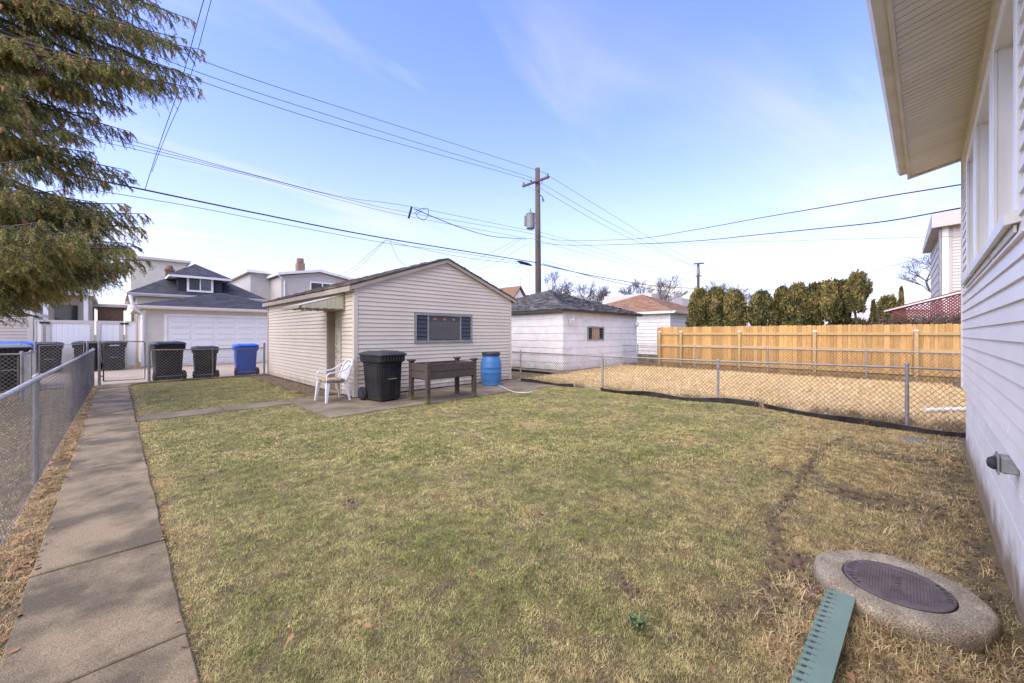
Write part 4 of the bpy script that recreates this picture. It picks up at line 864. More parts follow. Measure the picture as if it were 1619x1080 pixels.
# car behind the fence
car = thing('parked_car', 'white car with dark windows parked behind the board fence at right', 'car', (22.3, -.9, 0))
b = MB(); pr_ = [(-2.2,.3),(2.2,.3),(2.25,.8),(1.3,.95),(-1.4,1.0),(-2.2,.95)]
b.loft([[(22.3+s*.85, -1.6+a, zz*1.35) for a, zz in pr_] for s in (-1, 1)]); obj('body', b, white_p, car)
b = MB(); b.loft([[(22.3-.8,-1.6-1.3,1.36),(22.3+.8,-1.6-1.3,1.36),(22.3+.8,-1.6+1.2,1.29),(22.3-.8,-1.6+1.2,1.29)], [(22.3-.62,-1.6-.9,1.92),(22.3+.62,-1.6-.9,1.92),(22.3+.62,-1.6+.5,1.92),(22.3-.62,-1.6+.5,1.92)]]); obj('window', b, mat('blue_car_glass', (.05,.08,.16), rough=.08), car)
obj('roof', MB().bev(22.3-.62, 22.3+.62, -2.5, -1.1, 1.921, 1.96, .02), white_p, car)
for (xx, yy) in ((21.5,-3.0),(21.5,-.2),(23.1,-3.0),(23.1,-.2)): obj('wheel', MB().lathe([(.33,-.1),(.35,-.06),(.35,.06),(.33,.1)], 16, (xx,yy,.35), 'x'), rubber, car)
# flat building with chimneys behind the brown roof, and low roofs far off
fb = thing('house', 'tan flat brick building with chimney behind the brown garage roof', 'house', (40, 22, 0))
p0 = aty(1045, 470, 24.5); p1 = aty(1092, 470, 24.5)
obj('wall', MB().box(p0.x-3, p1.x+4, 24.5, 32, 0, p1.z-.35), greywall, fb); obj('chimney', MB().box(aty(1064,470,24.4).x, aty(1078,470,24.4).x, 24.3, 25.4, 1, p1.z+.35), fascia_m, fb)
for (pa, pb_, Yd, py, m_, lab) in ((1176, 1196, 20., 486, shg_brown, 'low brown-roofed house glimpsed between the clipped evergreens'), (1395, 1500, 6.0, 472, fascia_m, 'pale brown roof of a far house behind the lattice pergola')):
    fh = thing('house', lab, 'house', (50, Yd, 0)); Z_ = 55.
    a = atd(pa-14, 528, Z_); b_ = atd(pb_+14, 528, Z_); zt = EYE+(528-py)/F*Z_
    d = (b_-a); n_ = Vector((-d.y, d.x, 0)).normalized()*-1
    if n_.dot(Vector((D_[0], D_[1], 0))) < 0: n_ = -n_
    obj('wall', MB().obox((a.x,a.y,0), (d.x,d.y,0), n_*8, (0,0,zt-1.6)), cement_sid, fh)
    r1 = MB(); e = n_*-.5; q = n_*4; q2 = n_*8.5
    r1.loft([[a+e-Vector((0,0,a.z-(zt-1.6))), a+q-Vector((0,0,a.z-zt)), a+q2-Vector((0,0,a.z-(zt-1.6)))], [b_+e-Vector((0,0,b_.z-(zt-1.6))), b_+q-Vector((0,0,b_.z-zt)), b_+q2-Vector((0,0,b_.z-(zt-1.6)))]]); obj('roof', r1, m_, fh)
# ---------------------------------------------------------------- bins
def rring(w, d, r, z, cx=0., cy=0., n=4):
    pts = []
    for (sx_, sy_, a0) in ((1,1,0), (-1,1,90), (-1,-1,180), (1,-1,270)):
        for k in range(n+1):
            a = math.radians(a0+90*k/n); pts.append((cx+sx_*(w/2-r)+r*math.cos(a), cy+sy_*(d/2-r)+r*math.sin(a), z))
    return pts
def make_bin(name, label, body_m, lid_m, loc, rz, sc=1., group=None, back=False):
    """front faces local -y, wheels and handle at +y"""
    t = thing(name, label, 'wheeled bin', loc, rz, group); t.scale = (sc, sc, sc); ROOT[t] = Vector((0,0,0))
    b = MB(); b.loft([rring(.50,.56,.06,.03,0,-.02), rring(.53,.60,.07,.07,0,-.02), rring(.585,.68,.07,.80,0,0), rring(.60,.70,.07,.83), rring(.66,.79,.06,.86,0,.0), rring(.665,.80,.06,.98,0,.0), rring(.64,.77,.06,.985)])
    bo = obj('body', b, body_m, t, smooth='auto', local=True)
    # raised side panels, front pocket, lift bar
    f = MB()
    for s in (-1, 1): f.hexa([(s*.262,-.2,.12),(s*.262,.16,.12),(s*.268,.16,.12),(s*.268,-.2,.12),(s*.296,-.24,.76),(s*.296,.22,.76),(s*.302,.22,.76),(s*.302,-.24,.76)])
    f.hexa([(-.2,-.333,.10),(-.06,-.333,.10),(-.06,-.30,.10),(-.2,-.30,.10),(-.22,-.362,.72),(-.06,-.362,.72),(-.06,-.33,.72),(-.22,-.33,.72)])
    f.hexa([(.06+.02,-.333,.10),(.2,-.333,.10),(.2,-.30,.10),(.08,-.30,.10),(.08,-.362,.72),(.22,-.362,.72),(.22,-.33,.72),(.08,-.33,.72)])
    obj('front_rib', f, body_m, bo, local=True)
    p = MB().hexa([(-.075,-.345,.50),(.075,-.345,.50),(.075,-.342,.50),(-.075,-.342,.50),(-.075,-.352,.66),(.075,-.352,.66),(.075,-.349,.66),(-.075,-.349,.66)]); obj('pocket', p, rubber, bo, local=True)
    obj('lift_bar', MB().tube([(-.11,-.362,.485),(.11,-.362,.485)], .011, 8), galv, bo, local=True)
    for k in range(7): obj('rib', MB().bev(-.26+k*.075, -.215+k*.075, -.425, -.4005, .865, .975, .006), body_m, bo, local=True)
    l = MB(); l.loft([rring(.68,.83,.06,.986,0,-.01), rring(.70,.86,.07,.992,0,-.015), rring(.70,.86,.07,1.015,0,-.015), rring(.64,.78,.09,1.055,0,-.0), rring(.5,.6,.1,1.075,0,.0), rring(.2,.3,.08,1.08)])
    li = obj('lid', l, lid_m, t, smooth='auto', local=True)
    obj('lid_rib', MB().bev(-.2, -.15, -.3, .3, 1.06, 1.085, .008).bev(.15, .2, -.3, .3, 1.06, 1.085, .008), lid_m, li, local=True)
    h = MB(); h.tube([(-.26,.38,.93),(-.26,.47,1.0),(-.24,.48,1.01),(.24,.48,1.01),(.26,.47,1.0),(.26,.38,.93)], .018, 8); obj('handle', h, body_m, t, smooth='auto', local=True)
    for s in (-1, 1):
        w_ = obj('wheel', MB().lathe([(.10,-.035),(.135,-.03),(.145,-.015),(.145,.015),(.135,.03),(.10,.035)], 22, (s*.30,.30,.145), 'x'), rubber, t, smooth='auto', local=True)
        obj('hub', MB().lathe([(.09,-.005),(.085,.01),(.03,.014),(.02,.02)], 16, (s*.30+(.03 if s > 0 else -.045),.30,.145), 'x'), lid_k, w_, local=True)
    obj('axle', MB().tube([(-.28,.30,.145),(.28,.30,.145)], .012, 8), galv, t, local=True)
    return t
b0 = make_bin('wheeled_bin', 'scuffed black wheeled bin beside the planter at the tan garage corner', plastic_k, lid_k, (4.25, 8.33, .014), math.radians(8), 1.02)
logo = mat('white_print', (.6,.6,.6), rough=.6)
for (px, yy, rz_, s_, lab, bm, lm) in (
    (265, 17.2, 184, 1.2, 'large black bin behind the low fence, next to the gate post', plastic_k, lid_k),
    (324, 17.2, 178, 1.04, 'smaller black bin with grey-black lid between the large bin and the blue one', plastic_k, lid_k),
    (388, 17.25, 176, 1.09, 'bright blue recycling bin behind the low fence by the garage', plastic_b, plastic_b),
    (77, 24.1, 6, 1.13, 'black bin before the vinyl gates, seen through the neighbouring gate', plastic_k, lid_k),
    (138, 24.1, -4, 1.15, 'black bin half hidden behind the end of the left fence', plastic_k, lid_k),
    (179, 24.0, 5, 1.15, 'black bin with white lettering seen through the garden gate', plastic_k, lid_k),
    (12, 17.4, 10, 1.17, 'grey-lidded black bin inside the corner fence at far left', plastic_k, mat('grey_lid', (.16,.16,.16), rough=.5)),
    (20, 18.4, 0, 1.22, 'black bin with flat blue lid at far left edge', plastic_k, plastic_b)):
    p = aty(px, 528, yy); t = make_bin('wheeled_bin', lab, bm, lm, (p.x, yy, -.04), math.radians(rz_), s_)
    if 'lettering' in lab:
        for k in range(6): obj('print', MB().box(-.12+k*.042, -.088+k*.042, -.428, -.4255, .90, .94), logo, t, local=True)
# ---------------------------------------------------------------- planter
pn = thing('raised_planter', 'weathered dark wooden planter table on four legs by the garage wall', 'planter', (5.35, 7.52, 0))
zb_ = .014
for (x, y, cap) in ((4.70,7.19,0), (4.70,7.85,1), (6.0,7.21,1), (6.0,7.87,1)):
    lg_ = obj('leg', MB().bev(x-.045, x+.045, y-.045, y+.045, zb_, .875, .005), oldwood, pn)
    if cap: obj('cap', MB().loft([[(x-.045,y-.045,.876),(x+.045,y-.045,.876),(x+.045,y+.045,.876),(x-.045,y+.045,.876)],[(x-.075,y-.075,.90),(x+.075,y-.075,.90),(x+.075,y+.075,.90),(x-.075,y+.075,.90)],[(x-.075,y-.075,.915),(x+.075,y-.075,.915),(x+.075,y+.075,.915),(x-.075,y+.075,.915)],[(x-.05,y-.05,.93),(x+.05,y-.05,.93),(x+.05,y+.05,.93),(x-.05,y+.05,.93)]]), oldwood, lg_)
for k, (za, zt) in enumerate(((.525,.668), (.680,.845))):
    for y in (7.15+.002, 7.86): obj('board', MB().bev(4.746, 5.954, y+.012, y+.04, za, zt, .004), oldwood, pn)
    for x in (4.668, 6.0): obj('board', MB().bev(x+.004, x+.03, 7.236, 7.824, za, zt, .004), oldwood, pn)
obj('board', MB().bev(4.70, 6.0, 7.24, 7.82, .50, .524, .004), oldwood, pn)
obj('soil', MB().box(4.705, 5.995, 7.2, 7.855, .6, .74), soil, pn)
# ---------------------------------------------------------------- barrel + hose
br = thing('rain_barrel', 'blue plastic barrel with black lid against the tan garage', 'barrel', (7.69, 8.47, .014))
prof = [(.24,0),(.262,.012),(.268,.05),(.262,.07),(.285,.14),(.30,.27),(.302,.36),(.308,.375),(.308,.395),(.302,.41),(.303,.50),(.308,.515),(.308,.535),(.302,.55),(.298,.66),(.275,.77),(.248,.82),(.238,.84),(.236,.88)]
bb = obj('body', MB().lathe(prof, 40, (7.69,8.47,.014)), barrel_b, br, smooth='auto')
obj('lid', MB().lathe([(.235,.872),(.262,.875),(.268,.89),(.268,.94),(.258,.955),(.235,.958),(.228,.94),(.03,.938)], 40, (7.69,8.47,.014)), lid_k, br, smooth='auto')
obj('lid_ring', MB().lathe([(.262,.86),(.272,.865),(.272,.875),(.262,.88)], 40, (7.69,8.47,.014)), lid_k, br, smooth='auto')
hp = [atz(788, 609, .06), atz(795, 612, .03), atz(803, 616.5, .03), atz(812, 619.5, .03), atz(822, 621, .03), atz(835, 620.7, .04), atz(846, 618, .04)]
hs_ = obj('garden_hose', MB().tube(hp, .011, 8), hose_m, smooth=True); tag(hs_, 'pale hose lying on the patio from the foot of the blue barrel', 'hose')
# ---------------------------------------------------------------- resin chair (faces -x)
chx, chy = 3.42, 9.02
chs = thing('garden_chair', 'white plastic armchair with patterned cushion outside the garage door', 'chair', (chx, chy, .014), math.radians(4))
def lo(name, mb, m, p=chs, **k): return obj(name, mb, m, p, local=True, **k)
# local: front = -x
se = MB(); se.loft([[(-.23,-.21,.40),(.20,-.19,.385),(.20,.19,.385),(-.23,.21,.40)], [(-.25,-.23,.425),(.22,-.21,.405),(.22,.21,.405),(-.25,.23,.425)]]); lo('seat', se, chair_w)
def leg(x0, y0, x1, y1, z1, w0=.028, w1=.05):
    mb = MB(); mb.loft([[(x0-w0/2,y0-w0/2,0),(x0+w0/2,y0-w0/2,0),(x0+w0/2,y0+w0/2,0),(x0-w0/2,y0+w0/2,0)], [(x1-w1/2,y1-w1/2,z1),(x1+w1/2,y1-w1/2,z1),(x1+w1/2,y1+w1/2,z1),(x1-w1/2,y1+w1/2,z1)]]); return mb
for s in (-1, 1):
    lo('leg', leg(-.27, s*.27, -.22, s*.22, .41, .035, .075), chair_w); lo('leg', leg(.27, s*.24, .20, s*.19, .40, .03, .06), chair_w)
    ar = MB(); P_ = [(-.24,s*.23,.42),(-.265,s*.255,.52),(-.25,s*.265,.60),(-.20,s*.27,.635),(-.05,s*.27,.65),(.10,s*.265,.67),(.20,s*.25,.72),(.29,s*.21,.80)]
    Wd = [.03,.03,.032,.035,.035,.03,.026,.024]
    ar.loft([[(p[0]-.008,p[1]-w,p[2]-.012),(p[0]+.008,p[1]+w,p[2]-.012),(p[0]+.008,p[1]+w,p[2]+.012),(p[0]-.008,p[1]-w,p[2]+.012)] for p, w in zip(P_, Wd)]); lo('armrest', ar, chair_w)
bk_ = lo('backrest', MB().tube([(.20,-.20,.40),(.27,-.215,.60),(.34,-.20,.78),(.385,-.12,.875),(.395,0,.895),(.385,.12,.875),(.34,.20,.78),(.27,.215,.60),(.20,.20,.40)], .022, 8), chair_w, smooth=True)
for k in range(7):
    y = -.15+k*.05; top = .86-abs(y)*.45; mb = MB()
    mb.loft([[(.20,y-.014,.40),(.208,y-.014,.40),(.208,y+.014,.40),(.20,y+.014,.40)], [(.285,y*1.1-.014,.62),(.293,y*1.1-.014,.62),(.293,y*1.1+.014,.62),(.285,y*1.1+.014,.62)], [(.37,y-.012,top),(.378,y-.012,top),(.378,y+.012,top),(.37,y+.012,top)]]); obj('slat', mb, chair_w, bk_, local=True)
cushion_m = mat('patterned_cushion', (.16,.10,.06), (.50,.38,.24), 26, .9, .3, 60, lo=.45, hi=.52)
cu = MB(); cu.loft([rring(.38,.40,.06,.427,-.03,0), rring(.44,.45,.08,.445,-.03,0), rring(.44,.45,.08,.475,-.03,0), rring(.36,.38,.08,.495,-.03,0)])
cu_ = obj('seat_cushion', cu, cushion_m, None, smooth=True); tag(cu_, 'worn floral seat cushion lying on the white plastic chair', 'cushion'); cu_.location = (chx, chy, .014); cu_.rotation_euler = (0,0,math.radians(4))
# ---------------------------------------------------------------- manhole
mh = thing('manhole', 'round iron sewer cover set in a raised concrete ring by the house wall', 'manhole', (3.07, .02, .0))
mcx, mcy = 3.07, .015; zt = .108
n = 72; prof = [(.37,-.12),(.368,.0),(.367,.05),(.366,.078),(.362,.092),(.350,.102),(.335,zt),(.240,zt-.002),(.232,zt-.008),(.23,zt-.04),(.1,zt-.04)]
mb = MB(); rings = []
for r, h in prof:
    ring = []
    for i in range(n):
        a = 2*math.pi*i/n; rr = r*(1+(.012*math.sin(5*a+1)+.008*math.sin(11*a)) if r > .3 else 1); hh = h+(.004*math.sin(3*a+2)+.003*math.sin(13*a) if .05 < h and r > .3 else 0)
        ring.append((mcx+rr*math.cos(a), mcy+rr*math.sin(a), hh))
    rings.append(ring)
mb.loft(rings); obj('concrete_ring', mb, ring_c, mh, smooth='auto')
mb = MB().lathe([(.224,zt-.035),(.226,zt-.004),(.222,zt+.0),(.185,zt+.0),(.182,zt-.004),(.02,zt-.004)], 64, (mcx,mcy,0)); cov = obj('cover', mb, iron, mh, smooth='auto')
st = MB(); g_ = .0125; k = int(.175/g_)
for i in range(-k, k+1):
    for j in range(-k, k+1):
        x, y = i*g_, j*g_
        if math.hypot(x, y) < .172 and not (abs(x) < .085 and abs(y) < .03): st.loft([[(mcx+x-.0042,mcy+y-.0042,zt-.004),(mcx+x+.0042,mcy+y-.0042,zt-.004),(mcx+x+.0042,mcy+y+.0042,zt-.004),(mcx+x-.0042,mcy+y+.0042,zt-.004)],[(mcx+x-.003,mcy+y-.003,zt),(mcx+x+.003,mcy+y-.003,zt),(mcx+x+.003,mcy+y+.003,zt),(mcx+x-.003,mcy+y+.003,zt)]])
obj('tread_studs', st, iron, cov, kind='stuff')
def text(body, size, mtx, m, parent, name='lettering', ext=.002):
    cu = bpy.data.curves.new(name, 'FONT'); cu.body = body; cu.size = size; cu.extrude = ext; cu.align_x = 'CENTER'; cu.align_y = 'CENTER'; cu.resolution_u = 3
    o = bpy.data.objects.new(name, cu); me = bpy.data.meshes.new_from_object(o); bpy.data.objects.remove(o); bpy.data.curves.remove(cu)
    me.materials.append(m); me.transform(mtx); ob = bpy.data.objects.new(name, me); C.objects.link(ob); ob.parent = parent; me.transform(Matrix.Translation(-rt(parent))); return ob
text('SEWER', .062, Matrix.Translation((mcx, mcy, zt-.001)) @ Matrix.Rotation(math.radians(0), 4, 'Z'), iron, cov)
dark_iron = mat('worn_dark_iron', (.07,.06,.065), rough=.6, metal=.3)
for a0, cnt in ((60, 9), (262, 6)):
    lt = MB()
    for k in range(cnt):
        a = math.radians(a0+k*9); rr0, rr1 = .190, .214
        if k == cnt//2 and cnt > 7: continue
        for (da0, da1, r0, r1) in ((-.022,-.014,rr0,rr1), (.010,.018,rr0,rr1), (-.014,.010,(rr0+rr1)/2-.002,(rr0+rr1)/2+.002)):
            q = [(mcx+r*math.cos(a+d), mcy+r*math.sin(a+d)) for r, d in ((r0,da0),(r1,da0),(r1,da1),(r0,da1))]
            lt.loft([[(x,y,zt) for x, y in q], [(x,y,zt+.0025) for x, y in q]])
    obj('worn_lettering', lt, dark_iron, cov, kind='stuff')
# ---------------------------------------------------------------- green toothed board
gp = thing('toothed_board', 'green board with a row of notched teeth leaning against the manhole ring', 'board', (2.3, .1, 0))
A_ = atz(1330, 944, .075); B_ = atz(1283, 1082, .05); d = (B_-A_); d.z = 0; L_ = 1.05; d.normalize(); s_ = Vector((-d.y, d.x, 0))
if s_.dot(Vector((R_[0], R_[1], 0))) < 0: s_ = -s_
lft = -s_; hw = .060
def gpt(u, v, w): 
    zz = .088-.045*u/L_*1.0; p = A_+d*u+s_*v; return (p.x, p.y, zz+w)
b = MB().hexa([gpt(0,-hw*.45,0), gpt(0,hw,0), gpt(L_,hw,0), gpt(L_,-hw*.45,0), gpt(0,-hw*.45,.014), gpt(0,hw,.014), gpt(L_,hw,.014), gpt(L_,-hw*.45,.014)]); obj('board', b, green_pl, gp)
u = .012
while u < L_-.05:
    b = MB(); b.hexa([gpt(u,-hw*.451,-.002), gpt(u,-hw,-.002), gpt(u+.030,-hw,-.002), gpt(u+.034,-hw*.451,-.002), gpt(u,-hw*.451,.0125), gpt(u+.004,-hw,.010), gpt(u+.030,-hw,.013), gpt(u+.034,-hw*.451,.0125)]); obj('tooth', b, green_pl, gp); 
    b = MB(); b.hexa([gpt(u+.035,-hw*.45,.0145), gpt(u+.035,-hw*.75,.0145), gpt(u+.040,-hw*.75,.006), gpt(u+.037,-hw*.1,.0145), gpt(u+.035,-hw*.45,.0155), gpt(u+.035,-hw*.75,.0155), gpt(u+.040,-hw*.75,.008), gpt(u+.037,-hw*.1,.0155)]); obj('slot', b, edging_m, gp)
    u += .045
# flat grey paver and half buried bricks
p = atz(1448, 693, -.01); pv = obj('paver', MB().bev(p.x-.2, p.x+.16, p.y-.12, p.y+.13, -.09, -.03, .02), stone_m); tag(pv, 'flat grey stone paver sunk in the dead grass near the right fence', 'paver')
for (px, py, sx_, lab) in ((1288, 938, .75, 'reddish stone half buried beside the manhole ring'), (1262, 895, .5, 'small reddish stone in the turf left of the manhole')):
    p = atz(px, py, .0); mb = MB(); r = []
    for (q, h) in ((.055,-.02),(.065,.01),(.05,.035),(.02,.042)): r.append([(p.x+q*sx_*1.5*math.cos(a)*(1+.15*math.sin(a*3)), p.y+q*sx_*math.sin(a)*(1+.2*math.cos(a*2)), h*.7+.008) for a in np.linspace(0, 2*math.pi, 8)[:-1]])
    mb.loft(r); o = obj('stone', mb, redb, smooth=True); tag(o, lab, 'stone')
for (px, py, sx_, lab) in ((1500, 1052, .35, 'small grey pebble on bare soil below the manhole'),):
    p = atz(px, py, .0); mb = MB(); r = []
    for (q, h) in ((.055,-.02),(.065,.01),(.05,.03),(.02,.035)): r.append([(p.x+q*sx_*1.5*math.cos(a), p.y+q*sx_*math.sin(a), h*.6+.01) for a in np.linspace(0, 2*math.pi, 9)[:-1]])
    mb.loft(r); o = obj('stone', mb, ring_c, smooth=True); tag(o, lab, 'stone')
# block and white post end beyond the right fence
p = atx(1513, 604, 15.6); o = obj('concrete_block', MB().bev(p.x-.1, p.x+.3, p.y-.25, p.y+.05, 0, .28, .02), concrete); tag(o, 'small concrete block at the foot of the board fence by the house corner', 'block')
q0, q1 = atz(1462, 648, .06), atz(1560, 646, .06); o = obj('white_pipe', MB().tube([q0, q1], .035, 10), white_vinyl); tag(o, 'white downspout pipe lying on the straw behind the right fence', 'pipe')
# ---------------------------------------------------------------- utility poles and wires
PY = 17.5; PXc = 20.15
up = thing('utility_pole', 'tall wooden utility pole with crossarm and grey transformer behind the garages', 'utility pole', (PXc, PY, 0))
ptop_ = 12.75
obj('pole', MB().tube([(PXc+.12,PY,-.3),(PXc+.06,PY,6),(PXc,PY,ptop_)], [.22,.20,.16], 16), polewood, up, smooth=True)
ca = obj('crossarm', MB().hexa([(PXc-.95,PY-.95+.0,11.62),(PXc+.95,PY+.7,11.62),(PXc+.91,PY+.8,11.62),(PXc-.99,PY-.85,11.62),(PXc-.95,PY-.95,11.76),(PXc+.95,PY+.7,11.76),(PXc+.91,PY+.8,11.76),(PXc-.99,PY-.85,11.76)]), polewood, up)
ca.data.clear_geometry()
def armpt(t, z=0): return Vector((PXc-.19, PY-t, 11.72+z))       # crossarm runs across the line of the alley, skewed
mbx = MB(); a, b = armpt(-1.2), armpt(1.15); dd_ = (b-a).normalized(); nn_ = Vector((-dd_.y, dd_.x, 0))*.06
mbx.hexa([a-nn_, b-nn_, b+nn_, a+nn_, a-nn_+Vector((0,0,.13)), b-nn_+Vector((0,0,.13)), b+nn_+Vector((0,0,.13)), a+nn_+Vector((0,0,.13))])
ca.data.from_pydata([tuple(Vector(v)-Vector((PXc,PY,0))) for v in mbx.v], [], mbx.f)
for t in (-1.1, -.42, 1.05): obj('insulator', MB().lathe([(.03,0),(.03,.05),(.06,.07),(.05,.13),(.06,.15),(.03,.2)], 10, tuple(armpt(t, .13))), insul, up)
for t in (-.7, .7): obj('brace', MB().tube([armpt(t, .02), (PXc-.15,PY,11.1)], .02, 6), galv, up)
tp = Vector((PXc-.15, PY+.50, 8.7)); tr = obj('transformer', MB().lathe([(.26,0),(.29,.03),(.29,.95),(.31,.97),(.31,1.03),(.2,1.1),(.05,1.12)], 22, tuple(tp)), trans_m, up, smooth='auto')
obj('radiator', MB().bev(tp.x-.2, tp.x+.1, tp.y+.29, tp.y+.46, 8.95, 9.65, .02), trans_m, tr)
obj('bushing', MB().lathe([(.05,0),(.03,.1),(.05,.14),(.03,.22),(.02,.3)], 8, (tp.x,tp.y,9.8)), insul, tr)
obj('bracket', MB().box(PXc-.1, PXc+.0, PY+.1, tp.y-.27, 9.0, 9.1).box(PXc-.1, PXc+.0, PY+.1, tp.y-.27, 9.45, 9.55), galv, tr)
ib = MB()
for z in (8.4, 8.0, 7.65, 7.3): ib.tube([(PXc-.15,PY-.2,z),(PXc-.55,PY-.45,z+.03)], .02, 6); ib.lathe([(.05,-.05),(.06,0),(.05,.05)], 8, (PXc-.55,PY-.45,z+.03))
ib.tube([(PXc-.55,PY-.45,8.5),(PXc-.6,PY-.5,8.1),(PXc-.5,PY-.45,7.6),(PXc-.35,PY-.4,7.3)], .02, 6); obj('wire_rack', ib, insul, up)
obj('service_box', MB().tube([aty(818,413,PY),aty(824,415,PY),aty(834,417.5,PY),aty(841,420,PY)], [.04,.10,.10,.04], 8), rubber, up)
obj('lamp_bracket', MB().tube([(PXc+.15,PY-.1,10.95),(PXc+.35,PY-.15,10.85),(PXc+.45,PY-.2,10.55),(PXc+.3,PY-.2,10.5),(PXc+.3,PY-.2,10.75)], .03, 6), insul, up)
p2 = aty(1104, 528, PY); P2x = p2.x
u2 = thing('utility_pole', 'distant second utility pole with short crossarm above the clipped evergreens', 'utility pole', (P2x, PY, 0)); zt2 = aty(1104, 416, PY).z
obj('pole', MB().tube([(P2x,PY,0),(P2x,PY,zt2)], [.2,.15], 10), polewood, u2)
k_ = (P2x*R_[0]+PY*R_[1]); Zp = P2x*D_[0]+PY*D_[1]
def off2(dpx, dz): return Vector((P2x+R_[0]*dpx*Zp/F, PY+R_[1]*dpx*Zp/F, zt2+dz))
a, b = off2(-7, -.1), off2(9, .0); obj('crossarm', MB().tube([a, b], .09, 6), polewood, u2)
obj('crossarm', MB().tube([off2(-4,-1.6), off2(5,-1.55)], .08, 6), polewood, u2); obj('transformer', MB().lathe([(.16,0),(.2,.1),(.16,.9)], 10, tuple(off2(0,-1.4))), trans_m, u2)
def catm(pts, n=10):
    pts = [Vector(p) for p in pts]; P = [pts[0]*2-pts[1]]+pts+[pts[-1]*2-pts[-2]]; o = []
    for i in range(1, len(P)-2):
        for k in range(n):
            t = k/n; o.append(.5*((2*P[i])+(-P[i-1]+P[i+1])*t+(2*P[i-1]-5*P[i]+4*P[i+1]-P[i+2])*t*t+(-P[i-1]+3*P[i]-3*P[i+1]+P[i+2])*t**3))
    return o+[pts[-1]]
def wire(pts, r, label, m=wire_k, group=None, wob=0.):
    q = catm(pts)
    if wob: q = [p+Vector((0,0,wob*math.sin(i*1.7))) for i, p in enumerate(q)]
    o = obj('overhead_wire', MB().tube(q, r*.78, 5), m, smooth=True); tag(o, label, 'wire', group)
def al(*pts, y=PY): return [aty(px, py, y) for px, py in pts]
G1 = 'power lines along the alley'
wire(al((120,-5),(310,92),(560,177),(845,268),(869,279),(960,335),(1050,389),(1113,419),(1180,448)), .016, 'topmost power line passing the head of the tall pole', wire_g, G1)
wire(al((120,30),(310,113),(560,195),(841,281),(860,292),(960,350),(1050,397),(1097,421),(1160,445)), .016, 'middle power line reaching the crossarm of the tall pole', wire_g, G1)
wire(al((120,50),(310,126),(560,207),(833,284),(864,304),(960,359),(1050,402),(1099,422)), .016, 'third power line under the crossarm of the tall pole', wire_g, G1)
G2 = 'secondary lines below the transformer'
wire(al((60,190),(150,207),(400,276),(540,311),(650,327),(830,363),(850,366),(960,397),(1100,440),(1230,461)), .013, 'upper secondary line meeting the pole below the transformer', wire_g, G2)
wire(al((60,200),(150,215),(400,277),(540,313),(650,337),(828,367),(850,372),(960,404),(1060,432)), .012, 'middle secondary line below the transformer', wire_g, G2)
wire(al((60,205),(150,222),(400,279),(540,317),(645,342),(828,376),(850,380),(960,411),(1060,436)), .012, 'lowest secondary line below the transformer', wire_g, G2)
wire(al((90,275),(145,283),(400,336),(610,377),(840,414),(862,420),(960,440),(1060,454),(1180,458),(1300,459)), .035, 'thick black communication cable slung along the alley', wire_k)
wire(al((120,296),(300,326),(450,355),(608,384),(700,396),(838,417)), .014, 'thin cable hanging just under the thick communication cable', wire_g)
wire(al((610,380),(660,392),(740,408),(838,419)), .014, 'short slack cable from the splice to the pole', wire_g)
wire(al((858,417),(900,428),(980,448),(1058,462)), .03, 'dark cable leaving the pole to the right below the rest', wire_k)
wire(al((858,412),(960,436),(1100,456),(1300,462)), .013, 'thin line running right above the far roofs', wire_g)
# service drops to the house corner (they run from the pole to our house)
hc = Vector((7.3, -.7, 0))
def drop(px, py, z, mids, r, label, m=wire_k, Z1=5.2, start=(833,378), wob=0.):
    s0 = aty(start[0], start[1], PY); e0 = atd(px, py, Z1); pts = [s0]
    for (mx_, my_, f_) in mids: pts.append(atd(mx_, my_, (1/( (1-f_)/26.5 + f_/Z1 ))))
    pts.append(e0); wire(pts, r, label, m, wob=wob)
drop(1519, 329, 0, [(900,388,.03),(1000,386,.14),(1100,381,.30),(1200,371,.45),(1300,361,.6),(1400,350,.78)], .013, 'lower of the two thick twisted drops from the pole to the house', start=(850,384))
drop(1519, 292, 0, [(890,380,.03),(1000,378,.14),(1100,363,.30),(1200,345,.45),(1300,328,.6),(1400,311,.78)], .012, 'upper of the two thick twisted drops from the pole to the house', start=(850,373))
drop(1530, 373, 0, [(900,388,.05),(1000,386,.2),(1200,382,.5),(1350,378,.75)], .006, 'thin drop line running level from the pole towards the house', wire_g, start=(855,382), Z1=9)
wire([aty(833,378,PY), atd(780,374,22), atd(735,362,19), atd(690,345,17), atd(655,330,15.8)], .022, 'twisted black drop sagging from the pole to the splice bar', wire_k)
sb = thing('splice_bar', 'short black splice bar with looped wires hung on the secondary lines', 'splice bar', aty(650,338,PY))
obj('bar', MB().tube([aty(651,327,PY-.02), aty(646,345,PY-.02)], .05, 6), rubber, sb)
obj('wire_loop', MB().tube(catm([aty(655,338,PY), aty(664,331,PY), aty(676,330,PY), aty(677,339,PY), aty(670,348,PY), aty(658,340,PY), aty(668,333,PY)], 5), .015, 5), wire_k, sb)
wire([atd(342,-60,9), atd(322,0,10), atd(286,130,11.6), atd(255,220,12.9), aty(229,300,PY)], .012, 'left strand of the steep twin drop crossing the sky beside the spruce')
wire([atd(352,-60,9), atd(334,0,10), atd(298,130,11.6), atd(262,215,12.6), atd(240,272,13.4)], .010, 'right strand of the steep twin drop crossing the sky beside the spruce')
for (a, b, lab) in (((608,380),(528,440),'left drop from the splice down behind the garage roof'), ((609,381),(543,438),'second drop from the splice down behind the garage roof'), ((617,382),(642,420),'thin drop falling from the splice to the garage ridge')):
    p = aty(a[0], a[1], PY); q = atd(b[0], b[1], 33 if b[0] < 600 else 18); wire([p, p.lerp(q, .5)-Vector((0,0,.25)), q], .012, lab, wire_g)
